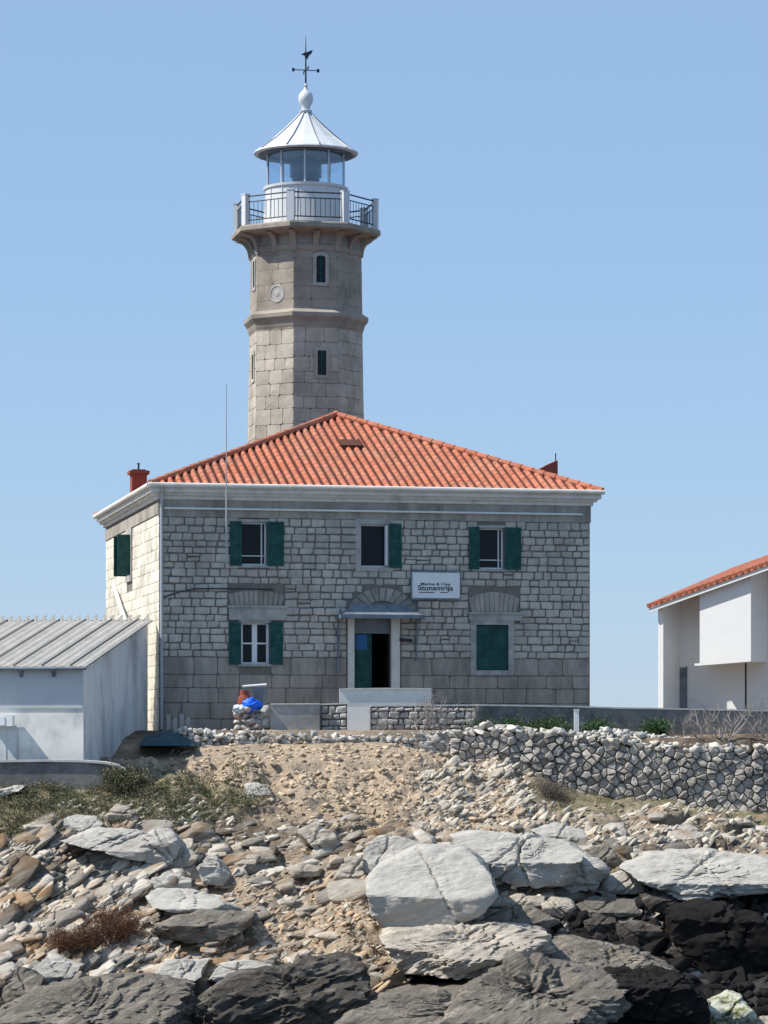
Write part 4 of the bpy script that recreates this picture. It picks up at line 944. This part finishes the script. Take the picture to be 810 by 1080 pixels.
def PSw(sv_, z, d):
    px = 192+sv_/100.5*F; Y = float(wall_y(px)); lim = 0
    if z > (HY-top_py(px))*Y/F+.12 or z < (HY-bot_py(px))*Y/F-.5: return None
    return (W2(px,Y), Y-d+.03, z)
mw_ = MB(); cell_wall(mw_, .36, .17, (470-192)*100.5/F, (1000-192)*100.5/F, -2.9, .5, PSw, nrs, .014)
o = mw_.build('facing_stones', M['drywall']); o.parent = dw; o.matrix_parent_inverse = Matrix.Translation((-W2(560,101),-101,1.7))
for (pa,pb,sa,sb,mt_) in ((192,480,.085,.17,M['dry']),):
    allp=[];alls=[]
    for r_ in range(0,24):
        px = pa + nrs.uniform(0,6)
        while px < pb:
            Y = float(wall_y(px)); zt = (HY-top_py(px))*Y/F; zb = (HY-bot_py(px))*Y/F-.3; s_ = nrs.uniform(sa,sb); z = zt - r_*(sa+sb)*.46 - .06
            if z > zb: allp.append((W2(px,Y), Y+nrs.uniform(-.02,.06), z+nrs.normal()*.03)); alls.append(s_)
            px += s_*1.75*F/Y
    o = scatter('facing_stones', mt_, allp, alls, (1.2,.62,.72), lambda i: np.array(Matrix.Rotation(nrs.normal()*.12,3,'Z')@Matrix.Rotation(nrs.normal()*.25,3,'Y')@Matrix.Rotation(nrs.normal()*.1,3,'X')), CH, None, kind=None)
    o.parent = dw; o.matrix_parent_inverse = Matrix.Translation((-W2(560,101),-101,1.7))
for (pa,pb,big_s,mt_) in ((192,480,.11,M['dry']),(480,1000,.16,M['capstone'])):
  allp=[];alls=[]; px=pa
  while px < pb:
    Y = float(wall_y(px))
    for _ in range(4):
        s_ = .05+big_s*nrs.uniform()**1.5; allp.append((W2(px+nrs.uniform(-4,4),Y), Y+nrs.uniform(-.05,.5), (HY-top_py(px))*Y/F+nrs.uniform(-.08,.13))); alls.append(s_)
    px += 5.2
  o = scatter('capping_stones', mt_, allp, alls, (1.3,1,.65), rrot, CH, None, kind=None)
  o.parent = dw; o.matrix_parent_inverse = Matrix.Translation((-W2(560,101),-101,1.7))
# loose rubble behind wall on the right
allp=[];alls=[]
for _ in range(260):
    px = nrs.uniform(618,760); Y = nrs.uniform(100.6,102.3); z = (HY-np.interp(px,[610,640,700,760],[770,767,776,782]))*Y/F*nrs.uniform(.2,1)-.05
    allp.append((W2(px,Y),Y,z)); alls.append(nrs.uniform(.06,.16))
o = scatter('rubble_heap', M['dry'], allp, alls, (1.2,1,.8), rrot, CH1, 'heap of loose pale stones behind the dry stone wall', kind='stuff')

# ------------------------------------------------------------ boulders
def hull2(pts):
    pts = sorted(set(pts)); 
    def half(ps):
        h=[]
        for p in ps:
            while len(h)>1 and (h[-1][0]-h[-2][0])*(p[1]-h[-2][1])-(h[-1][1]-h[-2][1])*(p[0]-h[-2][0])<=0: h.pop()
            h.append(p)
        return h[:-1]
    return half(pts)+half(pts[::-1])
def boulder(name, poly, mt, label, brow=.5, dep=.55, p=140, sub=5, amp=.045, dy=0., tiltx=0., seed=None, strat=.0, facets=7, ncr=None, flake=1, group='pale boulders on the shore slope', cat='rock', lean=.0, faces=None):
    seed = seed if seed is not None else int(poly[0][0]*7+poly[0][1])
    rs = np.random.RandomState(seed)
    pyb = max(q[1] for q in poly); pxm = sum(q[0] for q in poly)/len(poly)
    Y = hit(pxm, pyb-4) + dy
    pts = hull2([(round((q[0]-CX)*Y/F,4), round((HY-q[1])*Y/F,4)) for q in poly])
    zmin = min(q[1] for q in pts); zmax = max(q[1] for q in pts); xmin = min(q[0] for q in pts); xmax = max(q[0] for q in pts)
    w = xmax-xmin; h = zmax-zmin; d = dep*max(.35*w+.65*h, .2)
    cx = sum(q[0] for q in pts)/len(pts); cz = sum(q[1] for q in pts)/len(pts)
    N = []; H = []
    for i in range(len(pts)):
        a = pts[i]; b = pts[(i+1)%len(pts)]; ex,ez = b[0]-a[0], b[1]-a[1]; L = math.hypot(ex,ez)
        if L < .02: continue
        n = np.array([ez/L,0,-ex/L]); N.append(n); H.append(n[0]*(a[0]-cx)+n[2]*(a[1]-cz))
    def plane(n, pt): n = np.array(n,float); n/=np.linalg.norm(n); N.append(n); H.append(max(float(n@np.array(pt)), .08*h))
    plane((lean,-1,-.22), (0,-d,0)); plane((0,1,0),(0,d*1.3,0))
    # upper surface sloping towards the viewer, meeting the face at the brow
    zt = zmax-cz; zbr = zmin-cz + h*(1-brow)
    plane((lean*.5,-(zt-zbr),d), (0,-d,zbr))
    for _ in range(facets):
        n = np.array([rs.normal()*.8, -abs(rs.normal())-.4, rs.normal()*.8]); n/=np.linalg.norm(n)
        ext = abs(n[0])*w*.5+abs(n[1])*d+abs(n[2])*h*.5
        N.append(n); H.append(ext*rs.uniform(.66,.9))
    N = np.array(N); H = np.maximum(np.array(H), .05)
    V,Fa = ICO[sub]; V = V*np.array([w,d*2,h]); V /= np.linalg.norm(V,axis=1)[:,None]
    D = np.clip(V@N.T/H,0,None); r = (D**p).sum(1)**(-1/p); P = V*r[:,None]
    Q = P + np.array([cx,Y,cz]); nm = V
    sc_ = max(w,h)
    n0 = fbm(Q*np.array([.9,.9,1.4]),5,seed%50)*amp*.6*min(1.5,h)
    strat = .025 if strat == 0 else strat
    if strat:                                             # bedding ledges
        t = (Q[:,2]*.80 - Q[:,0]*.50 + Q[:,1]*.25)*3.6 + fbm(Q*.55,3,4)*.9; fr = t-np.floor(t)
        al = Q[:,0]*.8+Q[:,2]*.6; ac = Q[:,2]*.8-Q[:,0]*.6; bf = fbm(Q*.6,3,4)*.5
        n0 = n0 + strat*min(h,1.3)*(fr-sstep(.86,1,fr))*.8 - strat*1.3*min(h,1.3)*np.abs(fbm(np.stack([al*.7,Q[:,1]*.9,(ac+bf)*4.2],1),4,13))
        n0 = n0 + strat*.25*min(h,1.3)*fbm(np.stack([al*2,Q[:,1]*3,(ac+bf)*11],1),3,2)
    t = fbm(Q*np.array([1.0,1.0,1.9])+5,4,seed%43)*2.6; fr = t-np.floor(t); n0 = n0 + flake*.045*min(1.3,h)*(np.floor(t)+sstep(.80,1,fr))
    n0 = n0 + .018*fbm(Q*np.array([4,4,7.]),3,3)
    if w > .9:
        for _ in range(ncr if ncr is not None else (2 if w < 2 else 3)):
            dn = np.array([rs.uniform(-1,1), rs.uniform(-.4,.4), rs.uniform(.1,.9)]); dn /= np.linalg.norm(dn)
            q_ = (Q-np.array([cx,Y,cz]))@dn - rs.uniform(-.25,.25)*h + .08*fbm(Q*1.7,3,8)
            wd = max(.022, sc_*.009); n0 = n0 - .10*min(1.2,h)*np.exp(-(q_/wd)**2) + .03*(q_>0)
    Q = Q + nm*n0[:,None]
    if tiltx: pass
    loc = (cx, Y, zmin)
    o = npmesh(name, Q, Fa, mt, loc=loc, smooth=True, autos=38)
    tag(o, label, cat, group)
    return o
Mr, Mw, Mg, Md, Mk = M['rock'], M['rockwarm'], M['rockgrey'], M['rockdark'], M['rockblack']
S1 = 'pale rocks on the left slope'; S2 = 'large slabs on the right slope'; S3 = 'dark rocks along the waterline'; S4 = 'shaded boulders in the right hollow'
Bs = [
 # poly, material, label, kwargs
 ([(66,887),(88,879),(106,874),(125,875),(152,878),(152,899),(172,911),(140,905),(99,896)], Mr, 'long pale slab ending in a wedge on the left slope, left of the rounded block', dict(group=S1,brow=.65)),
 ([(147,886),(155,877),(170,873),(184,875),(188,886),(183,905),(175,916),(160,910),(148,901)], Mr, 'rounded pale block leaning on the right end of the long wedge slab', dict(group=S1,brow=.35,p=19,facets=2)),
 ([(176,895),(198,893),(208,903),(200,912),(180,919),(172,912)], Mw, 'small squarish rock just right of the rounded block', dict(group=S1)),
 ([(64,866),(80,859),(99,861),(110,869),(100,878),(74,880)], Mr, 'low pale hump rock at the edge of the green scrub', dict(group=S1,brow=.7)),
 ([(110,862),(124,849),(132,851),(142,857),(137,867),(118,869)], Mw, 'small two lobed boulder sitting in the green scrub', dict(group=S1,brow=.5)),
 ([(24,871),(50,863),(54,869),(48,878),(28,880)], Mw, 'small split rock at the left end of the scrub', dict(group=S1)),
 ([(158,929),(178,919),(204,927),(203,937),(185,941),(163,938)], Mr, 'pale lumpy rock above the two long flat slabs', dict(group=S1,brow=.6)),
 ([(198,872),(212,867),(226,873),(226,881),(212,884),(199,879)], Mg, 'upper of two stacked grey rocks right of the rounded block', dict(group=S1,p=19)),
 ([(196,884),(212,880),(224,885),(214,894),(200,893)], Mw, 'lower of two stacked grey rocks right of the rounded block', dict(group=S1,p=19)),
 ([(206,915),(219,901),(229,903),(243,921),(236,933),(215,929)], Mr, 'pale triangular boulder with a smooth shaded face left of centre', dict(group=S1,brow=.35,facets=3)),
 ([(259,828),(272,826),(284,833),(289,841),(282,846),(261,843)], Mr, 'lone pale boulder at the top of the tan earth slope', dict(group=S1,brow=.6)),
 ([(316,877),(331,871),(352,880),(363,893),(352,902),(335,898),(322,888)], Mw, 'pinkish egg shaped boulder at the foot of the tan earth slope', dict(group=S1,brow=.6,p=19)),
 ([(304,918),(322,912),(339,916),(340,923),(310,925)], Mw, 'small flat topped rock below the egg shaped boulder', dict(group=S1)),
 ([(350,930),(366,908),(380,905),(384,925),(370,932)], Mw, 'leaning warm grey slab against the left side of the biggest boulder', dict(group=S1,brow=.7)),
 ([(246,911),(262,901),(273,902),(271,916),(252,920)], Mw, 'small pointed rock between the triangular boulder and the flat topped rock', dict(group=S1)),
 ([(155,946),(167,937),(213,942),(264,960),(225,963),(190,961),(162,955)], Mr, 'upper of two long flat slabs on the left slope', dict(group=S1,brow=.75,dep=.8)),
 ([(162,981),(187,966),(235,963),(266,964),(264,978),(225,992),(198,995),(172,989)], Mg, 'lower of two long flat slabs with a wide grey shaded face', dict(group=S1,brow=.35)),
 ([(36,1022),(53,1008),(88,1018),(74,1034),(48,1036)], Mr, 'pale triangular slab near the lower left corner', dict(group=S1,brow=.8)),
 ([(3,1048),(20,1022),(44,1033),(34,1052),(14,1060)], Mg, 'grey pitted rock at the lower left edge', dict(group=S1,brow=.7)),
 ([(158,1035),(177,1016),(222,1011),(214,1028),(196,1038)], Mr, 'pale flat wedge above the dark rocks, left of the narrow pale one', dict(group=S1,brow=.8)),
 ([(222,1032),(232,1017),(262,1013),(292,1020),(270,1030),(244,1036)], Mr, 'narrow pale rock lying on top of the dark waterline rock', dict(group=S1,brow=.7)),
 ([(-20,1075),(40,1044),(110,1034),(155,1034),(200,1045),(205,1100),(-20,1100)], Mg, 'broad grey brown rock sheet filling the lower left corner', dict(group=S3,brow=.75,strat=.10,dep=.7,sub=6)),
 ([(195,1068),(244,1032),(300,1021),(358,1011),(378,1016),(387,1034),(384,1058),(353,1078),(274,1095),(195,1095)], Md, 'dark layered rock with blunt right end at the bottom left of centre', dict(group=S3,brow=.45,strat=.10,sub=6,dy=-.3)),
 ([(381,905),(387,891),(398,884),(420,884),(442,890),(436,910),(395,928),(384,926)], Mr, 'flat pale block wedged behind the upper left of the biggest boulder', dict(group=S2,brow=.8,dy=.5)),
 ([(384,930),(398,915),(440,893),(492,894),(510,910),(524,942),(506,962),(470,976),(409,981),(394,962)], Mr, 'biggest pale boulder, with bright sloping top and flat shaded front', dict(group=S2,brow=.58,sub=6,facets=1,dy=-.9,amp=.03,dep=.75,strat=.006,ncr=1,lean=-.12,flake=.5)),
 ([(476,882),(498,878),(560,883),(600,888),(613,897),(604,930),(577,935),(541,934),(520,925),(505,905),(480,899)], Mr, 'wide pale slab behind and right of the biggest boulder', dict(group=S2,brow=.55,sub=6,dy=.2,facets=3,strat=.02,flake=.7)),
 ([(575,930),(590,900),(604,893),(628,905),(640,917),(626,940),(600,940)], Mr, 'rounded pale bulge at the right end of the wide slab', dict(group=S2,brow=.5,p=18,dy=-.2)),
 ([(609,900),(625,892),(640,893),(653,915),(640,921),(622,915)], Mg, 'darker grey peaked rock behind the rounded bulge', dict(group=S2,brow=.5,dy=.4)),
 ([(632,936),(645,923),(660,919),(683,930),(679,943),(646,944)], Mr, 'low smooth oval rock between the wide slab and right slab', dict(group=S2,brow=.75,p=18)),
 ([(652,914),(688,900),(740,897),(800,904),(835,914),(835,936),(784,941),(730,947),(704,944),(678,931)], Mr, 'sloping pale slab on the right above the dark hollow', dict(group=S2,brow=.85,sub=6,strat=.03,dep=.9)),
 ([(768,905),(790,903),(815,914),(830,930),(800,935),(780,922)], Mw, 'weathered pale rock at the right edge beside the sloping slab', dict(group=S2,brow=.7)),
 ([(560,876),(585,869),(612,876),(618,890),(590,890)], Mr, 'small pale ledge above the wide slab', dict(group=S2,brow=.8)),
 ([(570,952),(584,947),(600,950),(610,962),(592,969),(574,962)], Mw, 'rounded tan rock under the wide slab', dict(group=S2,brow=.5,p=19)),
 ([(524,951),(545,943),(575,945),(575,955),(530,958)], Mw, 'thin flat ledge tucked under the wide slab', dict(group=S2,brow=.7)),
 ([(508,972),(530,960),(558,957),(592,972),(574,980),(520,982)], Mg, 'bluish flat rock just right of the biggest boulder\'s foot', dict(group=S2,brow=.7)),
 ([(596,958),(625,948),(668,950),(676,962),(640,970),(604,970)], Mg, 'long grey rock below the low smooth oval one', dict(group=S4,brow=.6)),
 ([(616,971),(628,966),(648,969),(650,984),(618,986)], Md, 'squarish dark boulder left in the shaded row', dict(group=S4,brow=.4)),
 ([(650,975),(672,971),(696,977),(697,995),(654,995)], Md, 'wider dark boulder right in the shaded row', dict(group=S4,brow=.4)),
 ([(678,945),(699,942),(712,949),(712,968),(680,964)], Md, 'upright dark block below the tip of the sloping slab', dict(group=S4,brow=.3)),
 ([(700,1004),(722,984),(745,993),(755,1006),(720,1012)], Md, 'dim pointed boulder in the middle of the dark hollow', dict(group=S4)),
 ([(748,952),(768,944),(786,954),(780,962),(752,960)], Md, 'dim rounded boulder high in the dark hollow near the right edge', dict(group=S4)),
 ([(704,960),(742,950),(800,965),(830,1000),(800,1030),(740,1020),(706,990)], Mk, 'big rock face, coloured black for shade, at the back of the dark hollow', dict(group=S4,dy=1.0,brow=.3)),
 ([(404,992),(414,982),(465,977),(540,979),(572,984),(582,1002),(548,1018),(512,1030),(482,1022),(430,1023),(412,1010)], Mw, 'pale overhanging ledge under the biggest boulder with cavity shade painted on the ground beneath', dict(group=S2,brow=.55,sub=6,strat=.10,dy=-1.6,dep=.9)),
 ([(528,1026),(556,997),(606,993),(663,1004),(703,1017),(734,1042),(706,1040),(650,1026),(590,1024)], Mg, 'thin grey rock sheet sloping down to the right above the darkest ledge', dict(group=S3,brow=.8,sub=6,strat=.07,dy=-.5,dep=1.1,ncr=4)),
 ([(455,1100),(470,1056),(503,1034),(545,1014),(600,1019),(645,1027),(655,1060),(600,1100)], Mg, 'big rock with slanting ribs below the thin sloping sheet', dict(group=S3,brow=.7,sub=6,strat=.10,dy=-.9,dep=.7,ncr=5)),
 ([(596,1100),(615,1052),(645,1026),(700,1028),(730,1042),(738,1062),(738,1100)], Mk, 'near black ledge face at the bottom, left of the lichen boulder', dict(group=S3,brow=.15,sub=6,strat=.05,dy=-.7,dep=.5,ncr=5)),
 ([(330,1095),(372,1062),(430,1046),(510,1042),(590,1052),(620,1100)], Mg, 'flat brown grey rock at the bottom centre below the cavity', dict(group=S3,brow=.8,sub=6,strat=.10,dy=-1.2)),
 ([(738,1072),(748,1053),(770,1045),(785,1049),(791,1064),(792,1090),(737,1090)], M['lichen'], 'smooth round boulder spotted with lichen at the bottom right', dict(group=S3,brow=.4,p=17,facets=0,dy=-.6,amp=.02)),
 ([(726,1056),(740,1054),(743,1070),(728,1072)], Mw, 'small brownish block at the left of the lichen boulder', dict(group=S3)),
 ([(790,1082),(805,1072),(825,1075),(825,1095),(790,1095)], Mw, 'tan rock cut by the bottom right corner', dict(group=S3)),
 ([(-10,836),(14,829),(27,828),(22,834),(0,842)], Mr, 'pale pointed stone under the concrete ledge at the left edge', dict(group=S1,dy=-.3)),
]
for poly, mt, lab, kw in Bs: boulder('rock' if kw.get('group') != S2 else 'rock_slab', poly, mt, lab, **kw)

# ------------------------------------------------------------ loose rubble
def region(n, x0,x1,y0,y1, smin, smax, dens=None, powr=2.0):
    px = nrs.uniform(x0,x1,n); py = nrs.uniform(y0,y1,n)
    Y = np.array([hit(a,b) for a,b in zip(px,py)]); x = (px-CX)*Y/F; zs = zone(x,Y)
    keep = nrs.uniform(size=n) < (dens(zs) if dens else 1)
    x,Y = x[keep],Y[keep]; z = terrain_h(x,Y); s = smin+(smax-smin)*nrs.uniform(size=len(x))**powr
    return np.stack([x,Y,z],1), s
def join(*rs): return np.concatenate([r[0] for r in rs]), np.concatenate([r[1] for r in rs])
CB = [hullrock(s+90,20) for s in range(24)]
def orient(tl, yaw=.2, nod=.35, sp=.16): return lambda i: np.array(Matrix.Rotation(nrs.normal()*sp*1.5+yaw,3,'Z') @ Matrix.Rotation(-tl+nrs.normal()*sp,3,'Y') @ Matrix.Rotation(nod+nrs.normal()*sp,3,'X'))
nb_ = lambda z: (1-z[2]*.9)*(1-z[3])*(1-z[4]*.8)
def sunk(r, k): r[0][:,2] -= r[1]*k; return r
for (n1,n2,xa,xb,tl,yw,lab,mt_) in ((120,1300,-15,165,.55,.2,'fractured tan bedrock slanting up to the right on the left slope',M['bed']),(130,950,150,430,.16,.1,'fractured bedrock between the boulders left of the biggest one',M['bed']),(170,700,430,830,-.10,-.1,'fractured bedrock between the slabs on the right slope',M['bed'])):
    ra = sunk(region(n1,xa,xb,872,1040,.28,.62,nb_,1.7), .18); rb_ = region(n2,xa,xb,866,1040,.06,.27,nb_,1.8); p_,s_ = join(ra,rb_)
    scatter('bedrock', mt_, p_, s_, (1.7,1.1,.42), orient(tl,yw,.42,.09), CB, lab)
p_,s_ = region(420,400,830,960,1080,.15,.5,lambda z:z[4],1.4)
scatter('bedrock', M['rockblack'], p_, s_, (1.6,1.2,.55), orient(.1,0,.3,.3), CB, 'wet bedrock near the water with hollow shade in its black colour')
p_,s_ = join(region(5600,180,560,785,900,.025,.15,lambda z: z[2],3), region(700,540,780,850,905,.03,.13,lambda z: .5+0*z[0]), region(900,240,400,900,1000,.03,.10,lambda z:.2+z[2]*.5))
scatter('tan_rubble', M['rubtan'], p_, s_, (1.25,1,.6), rrot, CH1, 'fine tan stones covering the earth slope')
p_,s_ = join(region(2600,-10,150,868,1000,.03,.10,lambda z:(1-z[3])*(1-z[4])), region(900,150,400,870,1020,.03,.12,lambda z:.7+0*z[0]), region(900,540,815,850,915,.04,.17,lambda z:1-z[3]*.7), region(600,440,560,810,880,.04,.16),region(120,470,700,935,985,.05,.2),region(250,60,240,845,880,.04,.13))
scatter('pale_rubble', M['rubpale'], p_, s_, (2.5,.9,.5), srot, CH, 'pale broken stones strewn between the larger rocks')
p_,s_ = join(region(260,20,150,945,1035,.04,.14), region(260,230,385,920,1030,.03,.12), region(60,395,430,1000,1050,.04,.16), region(160,110,190,1000,1035,.04,.15))
scatter('orange_rubble', M['ruborange'], p_, s_, (3.2,1,.4), srot, CH, 'rust tinted slanting shards among the lower left rocks')
p_,s_ = join(region(100,400,700,1030,1080,.05,.2), region(300,600,815,930,1070,.05,.25))
scatter('dark_rubble', M['rockblack'], p_, s_, (1.6,1,.6), srot, CH, 'dark broken stones between the waterline rocks')

# ------------------------------------------------------------ plants
def leaves(P, s, elong=2.2, updir=.4):
    n = len(P); D = nrs.normal(size=(n,3)); D[:,2] = np.abs(D[:,2])*.8+updir; D /= np.linalg.norm(D,axis=1)[:,None]
    S = np.cross(D, nrs.normal(size=(n,3))); S /= np.linalg.norm(S,axis=1)[:,None]
    s = np.broadcast_to(np.asarray(s), (n,))[:,None]
    a = P-S*s*.5; b = P+S*s*.5; c = P+D*s*elong
    V = np.stack([a,b,c],1).reshape(-1,3); return V, np.arange(3*n).reshape(-1,3)
def tufts(pts, rad, cnt, hgt):
    out = []
    for p,r in zip(pts,rad):
        k = int(cnt*(r/.2)**1.4); q = nrs.normal(size=(k,3))*np.array([r*.5,r*.5,r*hgt*.4]); q[:,2] = np.abs(q[:,2]); out.append(q+p)
    return np.concatenate(out)
p1,r1 = join(region(1150,-15,290,812,885,.10,.32,lambda z: z[3]**.7,1.4), region(120,-10,120,870,900,.06,.18))
V,Fa = leaves(tufts(p1,r1,60,1.15), nrs.uniform(.018,.045,1)[0]); o = npmesh('scrub', V, Fa, M['leaf']); o['kind']='stuff'; o['label']='low grey green scrub covering the left ledge'
p2,r2 = join(region(420,560,815,832,895,.06,.18,lambda z: .25+z[3]), region(60,560,640,835,860,.06,.18), region(240,180,560,800,890,.04,.11,lambda z:.5+0*z[0]), region(160,0,430,880,1020,.05,.13), region(110,372,420,822,900,.05,.13), region(130,470,545,835,872,.05,.14), region(200,0,400,880,1010,.04,.14))
V,Fa = leaves(tufts(p2,r2,30,.8), .025); o = npmesh('dry_scrub', V, Fa, M['drygrass']); o['kind']='stuff'; o['label']='thin dry grass and herbs on the right slope below the wall'
def bush(name, label, px, py, Y, rx, rz, m_, n, leaf=.04, stemm='twig', z0=None, cat='shrub', group=None):
    x = W2(px,Y); z = z0 if z0 is not None else (HY-py)*Y/F
    e = empty(name, (x,Y,z), 0, label, cat, group); m = MB()
    tips = []
    for k in range(16):
        a = nrs.uniform(0,6.28); t = nrs.uniform(.3,1); q = Vector((math.cos(a)*rx*t, math.sin(a)*rx*.7*t, rz*nrs.uniform(.6,1)*(1-.4*t*t))); m.tube([(0,0,-.1), q*.5+Vector((0,0,rz*.12)), q],[.02,.012,.005],5); tips.append(q)
    m.build('stem', M[stemm], e)
    P = np.array([tips[i%16][:] for i in range(n)])*nrs.uniform(.45,1.0,(n,1)) + nrs.normal(size=(n,3))*np.array([rx*.2,rx*.15,rz*.16]); P[:,2] = np.abs(P[:,2])
    V,Fa = leaves(P, leaf); npmesh('foliage', V, Fa, m_, parent=e)
bush('dry_shrub','low brown dead bush at the foot of the dry stone wall',575,852,99.0,1.05,.95,M['twig'],11000,.02)
bush('dry_shrub','reddish brown dry bush filling the hollow above the lower left rocks',118,1000,88.4,1.05,1.25,M['dryleaf'],16000,.02)
bush('dry_shrub','smaller reddish dry bush left of the bigger one',72,1006,88.0,.75,.75,M['dryleaf'],8000,.02)
for i,(px,w_,lab) in enumerate(((512,.6,'leftmost dark green shrub against the long concrete wall'),(545,.7,'second dark green shrub from the left against the long concrete wall'),(580,.7,'brighter green shrub left of the white marker post'),(632,.6,'low green shrub right of the white marker post'),(690,.6,'low green shrub between the white building\'s door and the bare shrub'))):
    bush('green_shrub', lab, px, 780, 102.5, w_*1.15, .72+.1*(i==2), M['leafgreen'], 2600, .035, z0=-.05, group='green shrubs along the long wall')
bush('green_shrub','dark shrub hiding the right end of the concrete ledge',132,836,96.6,.8,.85,M['leaf'],5200,.032)
def branch(m, p, d, L, r, depth, spread):
    pts = [Vector(p)]; dd = Vector(d).normalized()
    for i in range(4):
        dd = (dd+Vector((nrs.normal()*.16,nrs.normal()*.16,.06))).normalized(); pts.append(pts[-1]+dd*L/4)
    m.tube(pts, [r*(1-.14*i) for i in range(5)], 6)
    if depth:
        for _ in range(3):
            i = nrs.randint(1,5); nd = (dd+Vector((nrs.normal()*spread,nrs.normal()*spread*.6,abs(nrs.normal())*.25))).normalized(); branch(m, pts[i], nd, L*.68, r*.6, depth-1, spread)
def bare(label, px, py, Y, H, n, r=.035, z0=None, spread=.8, depth=3):
    x = W2(px,Y); z = z0 if z0 is not None else (HY-py)*Y/F; e = empty('bare_shrub',(x,Y,z),0,label,'shrub','bare shrubs by the wall')
    for k in range(n):
        m = MB(); a = (k+.5)/n*2-1; branch(m,(a*.1,0,-.1),(a*1.1+nrs.normal()*.15,nrs.normal()*.3,1),H,r,depth,spread); m.build('limb', M['bark'], e)
bare('bare branching shrub in front of the white entrance parapet',447,778,102.6,.85,4,.03)
bare('bare branching shrub against the rough garden wall left of the green shrubs',478,780,102.7,.7,4,.022)
bare('thin bare shrub immediately right of the white gate pier',404,779,102.7,.6,3,.02)
bare('bare shrub with spreading pale limbs behind the wall at the right',762,792,100.3,.95,5,.04)
bare('thin leafless shrub at the far right edge behind the dry stone wall',812,792,100.4,.9,4,.032)
bare('small bare twiggy plant between the marker post and the spreading bare shrub',722,785,100.8,.6,3,.018)

# ------------------------------------------------------------ gull on the dark rock
Yg = hit(638,1000)-2.0; gx = W2(638,Yg); 
e = empty('seagull', (gx,Yg,(HY-1003)*Yg/F), 0, 'small white gull on the thin sloping rock sheet, wing stretched right', 'bird')
V,Fa = ICO[4]; 
def warp(V):
    x = V[:,0]; body = np.stack([x*.17, V[:,1]*.07*(1-.45*np.clip(x,0,1)), V[:,2]*.075*(1-.45*np.clip(x,0,1))+.13+.02*x],1)
    return body
body = warp(V); hd_ = V*np.array([.05,.045,.048])+np.array([-.15,0,.24]); nk = V*np.array([.05,.045,.08])+np.array([-.135,0,.19])
n = len(V); npmesh('body', np.concatenate([body,nk,hd_]), np.concatenate([Fa,Fa+n,Fa+2*n]), M['feather'], smooth=True, parent=e)
m = MB(); m.add([(-.08,-.05,.19),(.06,-.05,.18),(.42,-.16,.10),(.36,-.14,.16),(.1,-.1,.215),(-.08,-.06,.175),(.06,-.06,.165),(.42,-.17,.09)],[(0,1,2,3,4),(5,4,3,7,6),(0,5,6,1),(1,6,7,2),(0,4,5),(2,7,3)]); m.build('wing', M['feather'], e)
m = MB(); m.tube([(-.19,0,.235),(-.25,0,.225)],[.014,.004],6); m.build('beak', M['orange'], e)
for s_ in (-.025,.025): m = MB(); m.tube([(0,s_,-.02),(0,s_,.09)],.007,5); m.build('leg', M['orange'], e)
